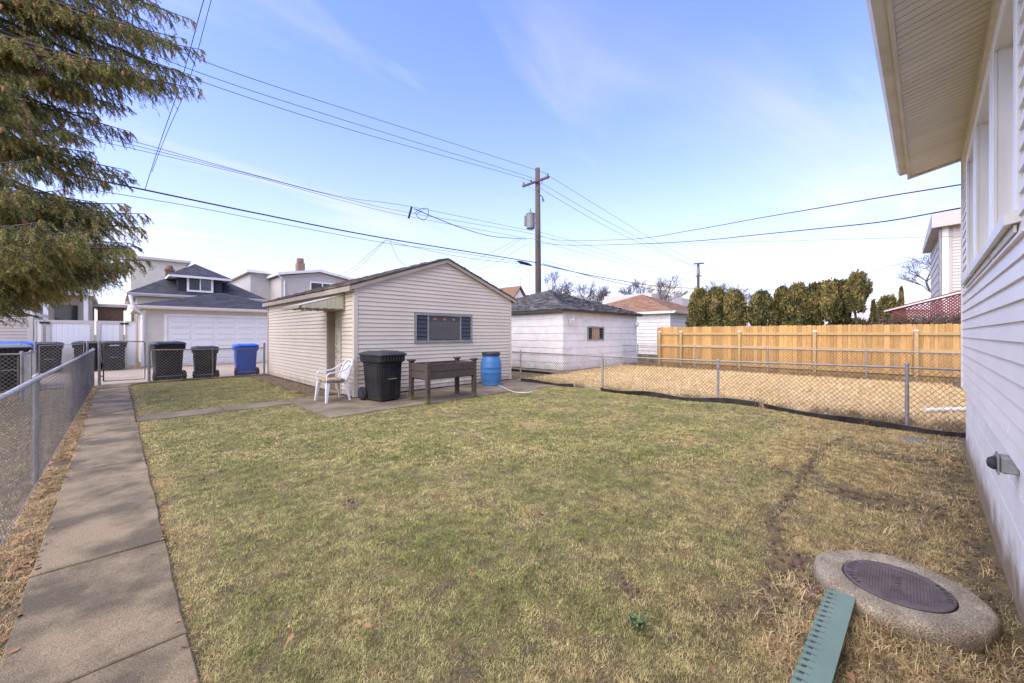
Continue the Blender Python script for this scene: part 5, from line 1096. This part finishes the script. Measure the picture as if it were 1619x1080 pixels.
for i, (a, b) in enumerate((((822,376),(727,417)), ((824,378),(744,424)), ((833,386),(749,429)), ((826,418),(766,442)), ((822,420),(790,452)), ((826,424),(800,455)))):
    p = aty(a[0], a[1], PY); q = atd(b[0], b[1], 34); wire([p, p.lerp(q, .5)-Vector((0,0,.2)), q], .011, ('topmost', 'second', 'third', 'fourth', 'fifth', 'lowest')[i]+' thin service drop fanning out left from the tall pole', wire_g, 'service drops fanning out left of the tall pole')
wire([atd(1180,458,48), atd(1250,457,40), atd(1330,443,30), atd(1420,418,25), atd(1487,400,22)], .016, 'drop line rising right over the evergreens to the grey house', wire_g)
wire([atd(1180,462,50), atd(1300,457,40), atd(1400,447,30), atd(1520,440,22)], .014, 'line passing right behind the tallest evergreen', wire_g)
wire([atd(1200,463,50), atd(1370,464,30), atd(1500,457,22)], .012, 'low line running right just above the lattice pergola', wire_g)
# ---------------------------------------------------------------- bare trees
def bare_tree(base, height, spread, seed, label, group=None, m=twig_m, levels=6, trunk=.2, lean=(0,0), start=.3, r_twig=.012):
    rg = random.Random(seed); t = thing('bare_tree', label, 'tree', tuple(base), 0, group); SG = [[], []]; 
    def grow(p, d, ln, r, lv, bucket):
        n = 3; q = p
        for i in range(n):
            d = (d+Vector((rg.uniform(-.18,.18), rg.uniform(-.18,.18), rg.uniform(-.08,.14)))).normalized(); q2 = q+d*ln/n
            SG[bucket].append((tuple(q), tuple(q2), r*(1-.25*i/n), r*(1-.25*(i+1)/n))); q = q2
            if lv > 0 and i > 0 and rg.random() < .75:
                a = rg.uniform(0, 6.28); sdv = Vector((math.cos(a), math.sin(a), rg.uniform(-.1,.6))).normalized(); grow(q, (d*.45+sdv*.8).normalized(), ln*rg.uniform(.5,.75), max(r*.5, r_twig), lv-1, 1)
        if lv > 0:
            k = rg.choice((2, 3))
            for _ in range(k):
                a = rg.uniform(0, 6.28); sdv = Vector((math.cos(a), math.sin(a), rg.uniform(-.2,.5)))*spread; grow(q, (d+sdv*.75).normalized(), ln*rg.uniform(.62,.82), max(r*.62, r_twig), lv-1, 1)
    b = Vector(base); top = b+Vector((lean[0], lean[1], height*start))
    SG[0].append((tuple(b), tuple(top), trunk, trunk*.8)); grow(top, Vector((lean[0]*.2, lean[1]*.2, 1)).normalized(), height*.24, trunk*.75, levels, 0)
    for bi, nm in ((0, 'trunk'), (1, 'branches')):
        A = np.array([s[0] for s in SG[bi]]); B = np.array([s[1] for s in SG[bi]]); r0 = np.array([s[2] for s in SG[bi]]); r1 = np.array([s[3] for s in SG[bi]])
        V, Fc = segs(A, B, r0, r1, 6 if bi == 0 else 3); npobj(nm, V, Fc, bark if bi == 0 else m, t, kind=('stuff' if bi else None))
for (px, ph, Z, sp, sd_, lab) in ((880, 425, 60, 1.0, 3, 'bare spreading tree just right of the tall pole'), (918, 432, 66, .9, 4, 'bare tree with upright boughs above the dark garage roof'), (945, 446, 70, .8, 5, 'small bare tree at the right end of the dark garage roof'),
        (1008, 431, 62, .7, 6, 'slim bare tree left of the vase-shaped one behind the brown roof'), (1046, 430, 58, .85, 7, 'vase-shaped bare tree behind the brown garage roof'), (1148, 433, 60, .9, 8, 'bare rounded tree behind the clipped evergreens'),
        (378, 428, 62, .9, 9, 'bare tree behind the dark bungalow roof'), (506, 430, 70, .7, 12, 'bare tree top peeping over the pink-beige house'), (1195, 452, 80, .9, 17, 'low bare tree in the gap between the evergreens')):
    p = atd(px, 528, Z); h = EYE+(528-ph)/F*Z; bare_tree((p.x, p.y, 0), h*.92, sp, sd_, lab, levels=5, trunk=.22, r_twig=.018)
p = atd(1502, 528, 31); bare_tree((p.x, p.y, 0), 8.6, 1.3, 21, 'bare twiggy tree leaning out beside the tall grey house', levels=5, trunk=.12, lean=(-1.0*R_[0], -1.0*R_[1]), r_twig=.007)
# tangle of dead vines on the pergola
rg = np.random.RandomState(5); n = 1500
y0 = rg.uniform(-3, .9, n); z0 = 1.75+np.abs(rg.normal(0, .12, n))+np.clip(.35-y0, 0, 2)*.06; x0 = 19.75+rg.normal(0, .18, n)
A = np.stack([x0, y0, z0], 1); B = A+rg.normal(0, .17, (n, 3)); V, Fc = segs(A, B, .008)
o = npobj('dead_vines', V, Fc, mat('vine_brown', (.13,.085,.06), (.2,.14,.1), 4, .9), kind='stuff'); tag(o, 'tangle of dead brown vines under the pergola edge', 'vines')
# ---------------------------------------------------------------- clipped evergreens behind the board fence
def evergreen(px0, px1, ptop_y, X, label, seed, trunk_show=0., shape='box', n=8000, zbase=.6, tops=1):
    rg = np.random.RandomState(seed); c = atx((px0+px1)/2, 528, X); l = atx(px0, 528, X); r = atx(px1, 528, X)
    Zd = c.x*D_[0]+c.y*D_[1]; wid = (px1-px0)/F*Zd; H = EYE+(528-ptop_y)/F*Zd
    t = thing('evergreen_shrub', label, 'evergreen', (c.x, c.y, 0)); rad = wid/2*(.79 if shape == 'box' else .62); voff = rg.uniform(-.16, .16)
    tk = MB()
    for k in range(3 if trunk_show == 0 else 1):
        a = k*2.1; tk.tube([(c.x+.12*math.cos(a), c.y+.12*math.sin(a), 0), (c.x+.2*math.cos(a), c.y+.2*math.sin(a), H*.45), (c.x+.15*math.cos(a+1), c.y+.15*math.sin(a+1), H*.8)], [.07 if not trunk_show else .11, .05, .02], 7)
    obj('trunk', tk, bark, t)
    u = rg.rand(n); z = zbase+trunk_show+(H-zbase-trunk_show)*u; th = rg.rand(n)*2*np.pi
    if shape == 'cone': prof_ = 1-.85*u**1.3
    elif shape == 'loose': prof_ = .55+.45*np.sin(np.clip(u*2.6+.35, 0, 3.1))
    else: prof_ = np.clip(1-np.clip((u-.72)/.30, 0, 1)**2.2*.75, .1, 1)*np.where(u < .12, .75+u*2, 1)
    lump = 1+.16*np.sin(th*3+z*2.1+seed)+.13*np.sin(th*5-z*5.3+seed*2)+.08*np.sin(z*11+th*2)
    if shape == 'loose': lump = 1+.32*np.sin(th*3+z*3.1+seed)+.2*np.sin(z*6+seed)
    rr = rad*prof_*lump*(1-.45*rg.rand(n)**2.2)
    P = np.stack([c.x+rr*np.cos(th), c.y+rr*np.sin(th), z+.05*rg.normal(size=n)], 1)
    s = .045+.045*rg.rand(n); outv = np.stack([np.cos(th), np.sin(th), np.zeros(n)], 1)
    up = np.stack([outv[:, 0]*.5, outv[:, 1]*.5, np.ones(n)], 1)+rg.normal(0, .35, (n, 3)); up /= np.linalg.norm(up, axis=1, keepdims=True)
    sd_ = np.cross(outv+rg.normal(0, .8, (n, 3)), up); sd_ /= np.linalg.norm(sd_, axis=1, keepdims=True)
    a = P-up*s[:, None]*.7; b = P+sd_*s[:, None]*.42+up*s[:, None]*.1; c_ = P+up*s[:, None]; d_ = P-sd_*s[:, None]*.42+up*s[:, None]*.2
    V = np.stack([a, b, c_, d_], 1).reshape(-1, 3); Fc = np.arange(n*4).reshape(-1, 4)
    v = np.clip(.42+voff+.25*rg.normal(size=n)*.7+.25*(u-.5), 0, 1)
    npobj('crown', V, Fc, arbor_m, t, kind='stuff', attr=v)
EV_ = [(1086,1124,458,19.2,'box'),(1112,1152,456,19.4,'box'),(1142,1180,461,19.2,'box'),(1184,1226,463,19.3,'box'),(1222,1252,455,19.5,'box'),(1240,1282,450,19.2,'box'),(1274,1306,449,19.4,'loose'),(1296,1330,446,19.2,'loose'),(1312,1346,445,19.6,'loose'),(1334,1376,433,19.1,'loose'),(1370,1392,479,19.3,'cone'),(1386,1424,470,24,'box'),(1414,1436,456,24.5,'cone')]
LB_ = ['squat clipped evergreen at the left end of the row','broad clipped evergreen second in the row, behind the second pole','rounded clipped evergreen third in the row','rounded evergreen standing alone after the gap in the row','dense evergreen just left of the tall paired one','tall clipped evergreen with lumpy top in mid row','dark narrow evergreen with gaps, left of the loose ones','loose evergreen with bare lower stem in mid row','tall ragged evergreen left of the highest one','highest evergreen with bare pale trunk above the fence','low cone evergreen right of the highest one','dark bushy evergreen before the lattice pergola','slim pointed evergreen beside the lattice pergola']
for i, (e, l_) in enumerate(zip(EV_, LB_)):
    evergreen(e[0], e[1], e[2], e[3], l_, 30+i, trunk_show=(1.75 if i == 9 else 1.45 if i in (7, 8) else .9 if i == 6 else 0), shape=e[4], n={'box': 8000, 'loose': 3600, 'cone': 4000}[e[4]])
evergreen(1300, 1380, 506, 20.6, 'low dark evergreen thicket behind the bare stems', 77, n=7000)
# ---------------------------------------------------------------- spruce on the left
sp = thing('spruce_tree', 'big drooping spruce with brown cones filling the upper left', 'tree', (-2.8, 12.5, 0))
TX, TY = -2.8, 12.5
obj('trunk', MB().tube([(TX,TY,-.2),(TX+.05,TY,4),(TX,TY,9),(TX-.05,TY,15),(TX,TY,19)], [.32,.27,.2,.12,.03], 14), bark, sp, smooth=True)
rg = np.random.RandomState(11); rp = random.Random(11)
tips = [(316,78,9.3),(312,140,8.8),(308,120,9.4),(300,30,9.6),(285,60,8.8),(270,122,8.6),(240,105,8.2),(222,128,9.4),(232,60,9.0),(200,168,8.8),(183,150,9.3),(150,180,8.4),(205,208,9.4),(196,268,9.2),(140,240,8.6),(204,282,9.6),(100,300,7.6),
 (228,338,9.0),(222,368,8.7),(196,322,8.4),(170,335,8.2),(216,398,9.2),(230,420,9.0),(200,400,7.6),(150,372,7.4),(172,402,8.6),(110,392,6.9),(60,410,6.6),(190,440,9.6),(150,430,9.4),(90,440,9.6),(45,452,8.6),(15,440,7.2),(20,395,6.2),(180,455,8.),(120,465,7.5),(60,478,7.5),(20,488,7.),(200,438,8.5),(150,462,9.),(205,425,8.8),(95,468,8.8),(70,350,6.4),(30,300,6.6),
 (60,250,7.2),(100,205,7.8),(40,180,7.2),(70,120,7.6),(130,90,8.0),(160,40,8.4),(100,20,8.0),(30,60,7.4),(10,130,6.9),(190,10,8.8),(240,-5,9.2),(120,150,9.8),(50,-20,8.2),(150,-30,9.0),(10,230,7.8),(30,340,8.8),(130,320,9.8),(90,60,10.2),(190,90,10.4),(20,0,9.2),(240,40,10.5),(120,455,9.2),(60,330,10),(0,480,9.)]
NB = []; NV = []; cones = []
def norm(a): return a/(np.linalg.norm(a, axis=-1, keepdims=True)+1e-9)
allw = []
tips = [(a, b-(22 if b > 425 else 8 if b > 350 else 0), c) for a, b, c in tips]
tips += [(max(-10, a-rp.uniform(15, 70)), b+rp.uniform(-30, 12), c*rp.uniform(.93, 1.12)) for a, b, c in tips if a > 60][:36]
for bi, (px, py, Z) in enumerate(tips):
    tip = np.array(atd(px, py, Z)); hd = np.array([tip[0]-TX, tip[1]-TY]); ln = np.linalg.norm(hd)
    z0 = max(tip[2]+.25*rp.random()+.10*ln-.2, 1.9); root = np.array([TX, TY, z0]); 
    mid = root*.45+tip*.55; mid[2] = (root[2]+tip[2])/2-.20-.05*ln+rp.uniform(-.1,.1)
    NN = 26; T = np.linspace(0, 1, NN)[:, None]; crv = (1-T)**2*root+2*T*(1-T)*mid+T**2*tip
    tw_b = []; tw_d = []; tw_l = []; wood = []
    r0 = .026+.006*ln; rr = r0*(1-T[:, 0])+.006
    wood.append((crv[:-1], crv[1:], rr[:-1], rr[1:]))
    h = norm(np.array([hd[0], hd[1], 0])); side = np.array([-h[1], h[0], 0])
    for i in range(5, NN):
        for s in (-1, 1):
            t = i/(NN-1); L = (.75*(1-t)**.55+.16)*rp.uniform(.55, 1.2)*min(1, t*2.6)
            if rp.random() < .10: continue
            dirn = norm(h*.75+side*s*rp.uniform(.6,1.1)+np.array([0,0,rp.uniform(-.65,.12)])); k = 6; p = crv[i].copy(); pr = [p.copy()]; dcur = dirn.copy()
            for j in range(k): dcur = norm(dcur+np.array([0,0,-.17+.03*j])+rg.normal(0,.07,3)); p = p+dcur*L/k; pr.append(p.copy())
            pr = np.array(pr); wood.append((pr[:-1], pr[1:], np.full(k, .007), np.full(k, .005)))
            m_ = max(3, int(L/.052))
            for q in range(m_):
                f = (q+.6)/m_*k; a = min(int(f), k-1); bp = pr[a]+(pr[a+1]-pr[a])*(f-a)
                dr_ = norm(dcur*.42+h*.12+rg.normal(0,.30,3)+np.array([0,0,-.85])); tw_b.append(bp); tw_d.append(dr_); tw_l.append(rp.uniform(.09,.21)*(.6+.8*abs(math.sin(i*.55+bi)))*(1.15 if L > .4 else .8))
            tw_b.append(pr[0]); tw_d.append(norm(pr[-1]-pr[0])); tw_l.append(L)      # needles on the branchlet itself
            tw_b.append(pr[3]); tw_d.append(norm(pr[-1]-pr[3])); tw_l.append(L*.55)
            if rp.random() < (.30 if py < 330 else .09): cones.append((bi, pr[-1] if rp.random() < .6 else pr[4]))
    tw_b = np.array(tw_b); tw_d = np.array(tw_d); tw_l = np.array(tw_l)
    A = np.concatenate([w[0] for w in wood]); B = np.concatenate([w[1] for w in wood]); ra = np.concatenate([w[2] for w in wood]); rb = np.concatenate([w[3] for w in wood])
    V, Fc = segs(A, B, ra, rb, 4); bo = npobj('bough', V, Fc, bark, sp)
    K = 28; n = len(tw_b); t = (np.arange(K)+.5)/K
    P = tw_b[:, None]+tw_d[:, None]*(tw_l[:, None]*t[None])[:, :, None]; P = P.reshape(-1, 3); Dn = np.repeat(tw_d, K, 0)
    pv_ = rg.normal(0, 1, P.shape); pv_ -= Dn*(pv_*Dn).sum(1, keepdims=True); pv_ = norm(pv_); nd_ = norm(Dn*.75+pv_); wd_ = norm(np.cross(nd_, rg.normal(0,1,P.shape)))
    nl = rg.uniform(.028,.048,len(P))[:, None]; 
    V = np.stack([P-wd_*.0050, P+wd_*.0050, P+nd_*nl], 1).reshape(-1, 3); Fc = np.arange(len(V)).reshape(-1, 3)
    va = np.repeat(np.clip(.42+.22*rg.normal(size=n)+(.12 if py > 250 else .0), 0, 1), K)
    npobj('needles', V, Fc, spruce_m, bo, kind='stuff', attr=va)
    cb_ = MB()
    for (b2, cpos) in [c for c in cones if c[0] == bi]:
        c0 = cpos+rg.normal(0,.02,3); L = rp.uniform(.08,.13); dv = norm(np.array([rp.uniform(-.25,.25), rp.uniform(-.25,.25), -1.])); 
        cb_.tube([tuple(c0+dv*L*q) for q in (0,.15,.5,.85,1)], [.008,.018,.021,.014,.004], 6)
    if cb_.v: obj('cones', cb_, cone_m, bo, kind='stuff')
# ---------------------------------------------------------------- grass, straw, leaves (instanced tufts)
def blades(name, n, rad, h0, h1, w, flop, m, seed, curl=.5, segs_=2):
    rg = np.random.RandomState(seed); a = rg.rand(n)*6.283; r = rad*np.sqrt(rg.rand(n)); b = np.stack([r*np.cos(a), r*np.sin(a), np.full(n, -.004)], 1)
    H = rg.uniform(h0, h1, n); ta = rg.rand(n)*6.283; fl = flop*rg.rand(n); d = np.stack([np.cos(ta)*fl, np.sin(ta)*fl, np.ones(n)], 1); d = norm(d)
    d2 = norm(d+np.stack([np.cos(ta)*curl, np.sin(ta)*curl, -curl*.7*np.ones(n)], 1)); sd_ = np.stack([-np.sin(ta), np.cos(ta), np.zeros(n)], 1)*w
    p1 = b+d*H[:, None]*.55; p2 = p1+d2*H[:, None]*.5
    V = np.stack([b-sd_, b+sd_, p1+sd_*.8, p1-sd_*.8, p2], 1).reshape(-1, 3); i = (np.arange(n)*5)[:, None]
    tris = np.concatenate([i+np.array([[0,1,2]]), i+np.array([[0,2,3]]), i+np.array([[3,2,4]])], 0)
    v = np.tile(rg.rand(n), 3); return npobj(name, V, tris, m, attr=v, link=False)
def scatter(name, P, variants, seed, s0=.8, s1=1.2, tilt=.1):
    rg = np.random.RandomState(seed); n = len(P); me = bpy.data.meshes.new(name); me.vertices.add(n); me.vertices.foreach_set('co', np.asarray(P, np.float32).ravel())
    at = me.attributes.new('rot', 'FLOAT_VECTOR', 'POINT'); at.data.foreach_set('vector', np.stack([rg.normal(0,tilt,n), rg.normal(0,tilt,n), rg.rand(n)*6.283], 1).astype(np.float32).ravel())
    at = me.attributes.new('scl', 'FLOAT', 'POINT'); at.data.foreach_set('value', rg.uniform(s0, s1, n).astype(np.float32)); me.update()
    o = bpy.data.objects.new(name, me); C.objects.link(o); o['kind'] = 'stuff'
    col = bpy.data.collections.new(name+'_tufts')
    for v in variants: col.objects.link(v)
    g = bpy.data.node_groups.new(name, 'GeometryNodeTree'); g.interface.new_socket('Geometry', in_out='INPUT', socket_type='NodeSocketGeometry'); g.interface.new_socket('Geometry', in_out='OUTPUT', socket_type='NodeSocketGeometry')
    gi = g.nodes.new('NodeGroupInput'); go = g.nodes.new('NodeGroupOutput'); ip = g.nodes.new('GeometryNodeInstanceOnPoints'); ci = g.nodes.new('GeometryNodeCollectionInfo')
    ci.inputs['Collection'].default_value = col; ci.inputs['Separate Children'].default_value = True; ci.inputs['Reset Children'].default_value = True; ip.inputs['Pick Instance'].default_value = True
    ra = g.nodes.new('GeometryNodeInputNamedAttribute'); ra.data_type = 'FLOAT_VECTOR'; ra.inputs['Name'].default_value = 'rot'; sa = g.nodes.new('GeometryNodeInputNamedAttribute'); sa.data_type = 'FLOAT'; sa.inputs['Name'].default_value = 'scl'
    L = g.links; L.new(gi.outputs[0], ip.inputs['Points']); L.new(ci.outputs[0], ip.inputs['Instance']); L.new(ra.outputs[0], ip.inputs['Rotation']); L.new(sa.outputs[0], ip.inputs['Scale']); L.new(ip.outputs[0], go.inputs[0])
    md = o.modifiers.new('tufts', 'NODES'); md.node_group = g; return o
V_g = [blades('tuft', 52, .055, .010, .030, .0010, 1.8, grass_m, 100+i, .5) for i in range(6)]
V_f = [blades('tuft', 36, .085, .012, .030, .0021, 1.6, grass_m, 120+i, .5) for i in range(4)]
V_d = [blades('tuft', 26, .06, .04, .085, .0018, 2.2, dead_m, 140+i, 1.1) for i in range(5)]
V_s = [blades('tuft', 22, .13, .05, .12, .0022, 6., straw_mt, 160+i, .2) for i in range(4)]
V_w = [blades('tuft', 14, .06, .08, .26, .0022, 1.0, weed_m, 180+i, .6) for i in range(4)]
rg = np.random.RandomState(3)
def vnoise(x, y, s, seed=0):
    q = np.random.RandomState(seed); a = 0
    for k in range(5):
        t = q.rand()*6.28; f = s*(.7+.9*q.rand()); a = a+np.sin((x*math.cos(t)+y*math.sin(t))*f+q.rand()*6.28)
    return a/5
crack = [atz(px, py, 0) for px, py in ((1345,690),(1300,705),(1280,735),(1262,765),(1250,785),(1222,822),(1216,840),(1228,868),(1250,892),(1270,915),(1292,945))]
def dcrack(x, y):
    d = np.full(x.shape, 9.)
    for a, b in zip(crack[:-1], crack[1:]):
        ax, ay, bx, by = a.x, a.y, b.x, b.y; t = np.clip(((x-ax)*(bx-ax)+(y-ay)*(by-ay))/((bx-ax)**2+(by-ay)**2), 0, 1); d = np.minimum(d, np.hypot(x-ax-t*(bx-ax), y-ay-t*(by-ay)))
    return d
def keep_lawn(x, y):
    wall = -.335-.0327*x
    k = (x > .27) & (y > wall+.04) & (x < 9.02) & ~((x > 2.66) & (y > 7.2) & (y < 9.9)) & ~((y > 9.24) & (y < 9.88)) & ~((x > 3.3) & (y > 9.8)) & (y < 16.34) & ~((y > 7.03) & (x > 7.7))
    k &= np.hypot(x-mcx, y-mcy) > .375
    px_, py_ = x-A_.x, y-A_.y; u = px_*d.x+py_*d.y; v = px_*s_.x+py_*s_.y; k &= ~((u > -.01) & (u < 1.06) & (abs(v) < .07))
    return k
def bare(x, y):
    """how worn the turf is, 0..1"""
    b = np.clip((vnoise(x, y, 9, 4)-.50)*4, 0, 1)*.8; b = np.maximum(b, np.clip(1-dcrack(x, y)/(.125+.06*vnoise(x, y, 14, 8)), 0, 1))
    wl = y+.335+.0327*x; b = np.maximum(b, np.clip(1.25-wl/.5, 0, 1)*(.75+.4*vnoise(x, y, 7, 2)))
    b = np.maximum(b, np.clip((vnoise(x, y, 5, 12)-.0)*3, 0, 1)*np.clip((1.7-wl)/.8, 0, 1)*.85)
    b = np.maximum(b, np.clip(1-np.hypot(x-2.62, y+.28)/.4, 0, 1)); return b
def pts_in(x0, x1, y0, y1, dens):
    n = int((x1-x0)*(y1-y0)*dens); x = rg.uniform(x0, x1, n); y = rg.uniform(y0, y1, n); return x, y
x, y = pts_in(.25, 9.1, -.7, 9.3, 900); Zc = x*D_[0]+y*D_[1]; rr_ = (x*R_[0]+y*R_[1])/np.maximum(Zc, .1)
k = keep_lawn(x, y) & (Zc > 1.2) & (abs(rr_) < 1.5) & (rg.rand(len(x)) < np.clip(1.25-Zc*.11, .42, 1)) & (rg.rand(len(x)) > bare(x, y))
x, y, Zc = x[k], y[k], Zc[k]; nr = Zc < 4.5
scatter('lawn_grass', np.stack([x[nr], y[nr], gh(x[nr], y[nr])-.012], 1), V_g, 1, .75, 1.25)
scatter('far_lawn_grass', np.stack([x[~nr], y[~nr], gh(x[~nr], y[~nr])-.012], 1), V_f, 2, .75, 1.2)
x, y = pts_in(.25, 3.35, 9.8, 16.4, 320); k = keep_lawn(x, y) & (rg.rand(len(x)) > bare(x, y)*.8); scatter('back_lawn_grass', np.stack([x[k], y[k], 0*x[k]-.012], 1), V_f, 3)
# dead grass: along the wall, around the manhole, beside the walk
x, y = pts_in(1.2, 9., -.65, 1.1, 150); wl = y+.335+.0327*x; k = keep_lawn(x, y) & (wl > .02) & (rg.rand(len(x)) < np.clip(1.1-wl/.9, .05, .7)) & (rg.rand(len(x)) > bare(x, y)*.55)
P = np.stack([x[k], y[k], gh(x[k], y[k])-.01], 1)
x, y = pts_in(2.0, 3.0, -.45, .6, 700); k = keep_lawn(x, y) & (np.hypot(x-2.55, y-.0) < .55) & (rg.rand(len(x)) > bare(x, y)*.8); P = np.concatenate([P, np.stack([x[k], y[k], gh(x[k], y[k])-.01], 1)])
scatter('dead_grass', P, V_d, 4, .6, 1.25)
x, y = pts_in(-.6, -.36, .5, 16.4, 900); k = (x > lfx(y)-.06) & (x < -.375) & (vnoise(x, y, 8, 3) < .45); scatter('dead_grass_strip', np.stack([x[k], y[k], 0*x[k]-.02], 1), V_d, 5, .45, .95)
x, y = pts_in(.24, .34, 1.4, 9.2, 420); k = vnoise(x, y, 9, 6) < .4; P = np.stack([x[k], y[k], 0*x[k]-.012], 1); scatter('edge_grass', P, V_g, 6, .8, 1.2)
x, y = pts_in(-6, -.62, 3, 16.4, 130); Zc = x*D_[0]+y*D_[1]; k = (x*R_[0]+y*R_[1])/np.maximum(Zc, .1) > -1.6; k &= Zc > 1; scatter('neighbouring_grass', np.stack([x[k], y[k], 0*x[k]-.03], 1), V_f, 7, 1, 1.6)
def strawz(x, y): return -.02+np.where(x < 10.6, gh(x, y), 0)+.10*np.clip((x-10)/6, 0, 1)
x, y = pts_in(9.3, 16.3, -3, 9.0, 160); k = (rg.rand(len(x)) < np.clip((x-9.3)/.8, .15, 1)); scatter('straw_cover', np.stack([x[k], y[k], strawz(x[k], y[k])], 1), V_s, 8, .8, 1.3, .05)
x, y = pts_in(9.14, 11.0, -1.5, 9.0, 160); k = rg.rand(len(x)) < np.clip((11.0-x)/1.6, 0, 1)*np.clip(.35+(y-1)*.12, .15, 1); scatter('yard_edge_grass', np.stack([x[k], y[k], strawz(x[k], y[k])], 1), V_f, 12, 1., 1.5)
x, y = pts_in(9.0, 9.3, -1.3, 9.0, 90); k = vnoise(x, y, 4, 9) > -.25; P = np.stack([x[k], y[k], gh(x[k], y[k])-.02], 1)
x, y = pts_in(16.1, 16.9, -4, 9.0, 110); P = np.concatenate([P, np.stack([x, y, 0*x+.07], 1)]); 
x, y = pts_in(9.1, 9.9, -1.3, 1.2, 120); P = np.concatenate([P, np.stack([x, y, gh(x, y)-.02], 1)])
x, y = pts_in(11.3, 12.1, 8.6, 9.2, 60); P = np.concatenate([P, np.stack([x, y, 0*x], 1)])
scatter('fence_weeds', P, V_w, 9, .6, 1.2, .25)
# soil clods in the worn strips
def clod(seed, m):
    rg = np.random.RandomState(seed); mb = MB(); r = []
    for q, h in ((.6,-.3),(1,.15),(.7,.6),(.2,.8)): r.append([(q*.012*math.cos(a)*rg.uniform(.7,1.3), q*.010*math.sin(a)*rg.uniform(.7,1.3), h*.009) for a in np.linspace(0, 2*math.pi, 7)[:-1]])
    mb.loft(r); me = bpy.data.meshes.new('clod'); me.from_pydata(mb.v, [], mb.f); me.update(); me.materials.append(m); return bpy.data.objects.new('clod', me)
x, y = pts_in(.4, 9., -.62, 7., 700); k = keep_lawn(x, y) & (rg.rand(len(x)) < np.clip(bare(x, y)-.45, 0, 1)*1.3); scatter('soil_clods', np.stack([x[k], y[k], gh(x[k], y[k])-.008], 1), [clod(i, soil) for i in range(5)], 15, .5, 1.9, .6)
# fallen leaves
def leaves(name, x, y, z, s, seed, label):
    rg = np.random.RandomState(seed); n = len(x); a = rg.rand(n)*6.283; u = np.stack([np.cos(a), np.sin(a), rg.normal(0,.25,n)], 1); v = np.stack([-np.sin(a), np.cos(a), rg.normal(0,.25,n)], 1); s = s*(.6+.8*rg.rand(n))[:, None]
    c = np.stack([x, y, z+.008+.012*rg.rand(n)], 1); V = np.stack([c-u*s, c-v*s*.55+[0,0,.004], c+u*s, c+v*s*.55+[0,0,.006]], 1).reshape(-1, 3); i = (np.arange(n)*4)[:, None]
    Fc = np.concatenate([i+np.array([[0,1,2]]), i+np.array([[0,2,3]])], 0); o = npobj(name, V, Fc, leaf_m, kind='stuff', attr=np.tile(rg.rand(n), 2)); return o
x, y = pts_in(-.58, -.33, 2., 16.4, 210); k = vnoise(x, y, 5, 3) > -.45
leaves('fallen_leaves', x[k], y[k], 0*x[k]+.0, .022, 1, '')
x, y = pts_in(.22, .30, 1.5, 16, 170); k = vnoise(x, y, 7, 13) > -.1; leaves('path_edge_leaves', x[k], y[k], 0*x[k]+.004, .016, 2, '')
x, y = pts_in(3.25, 3.9, 9.9, 16.3, 60); leaves('mulch_leaves', x, y, 0*x+.02, .022, 3, '')
x, y = pts_in(.3, 9, -.4, 9.2, 3.0); k = keep_lawn(x, y); leaves('lawn_leaves', x[k], y[k], gh(x[k], y[k])+.018, .022, 4, '')
x, y = pts_in(-1.2, 7, 23.6, 24.85, 50); leaves('alley_leaves', x, y, 0*x-.04, .035, 5, '')
x, y = pts_in(-.36, .24, 2, 16, 3.5); leaves('walk_leaves', x, y, 0*x+.012, .014, 6, '')
n = 170; x = rg.uniform(.3, 8.8, n); y = rg.uniform(-.4, 7., n); k = keep_lawn(x, y); x, y = x[k], y[k]; a = rg.rand(len(x))*6.28; L = rg.uniform(.02, .07, len(x)); z = gh(x, y)+.016
V, Fc = segs(np.stack([x, y, z], 1), np.stack([x+np.cos(a)*L, y+np.sin(a)*L, z+.006], 1), .0016); npobj('twig_litter', V, Fc, twig_litter, kind='stuff')
# small broad-leaved weed in the lawn
p = atz(1008, 990, 0.); wd_ = MB()
for k in range(26):
    a = random.random()*6.28; L = random.uniform(.02,.05); o_ = (p.x+random.uniform(-.03,.03), p.y+random.uniform(-.03,.03), .01); t_ = (math.cos(a)*L, math.sin(a)*L)
    wd_.poly([(o_[0], o_[1], .012), (o_[0]+t_[0]*.6-t_[1]*.35, o_[1]+t_[1]*.6+t_[0]*.35, .035), (o_[0]+t_[0], o_[1]+t_[1], .03), (o_[0]+t_[0]*.6+t_[1]*.35, o_[1]+t_[1]*.6-t_[0]*.35, .035)])
o = obj('lawn_weed', wd_, mat('weed_green', (.10,.145,.05), (.15,.19,.07), 30, .7)); tag(o, 'small fresh green broad-leaved weed in the front of the lawn', 'plant')
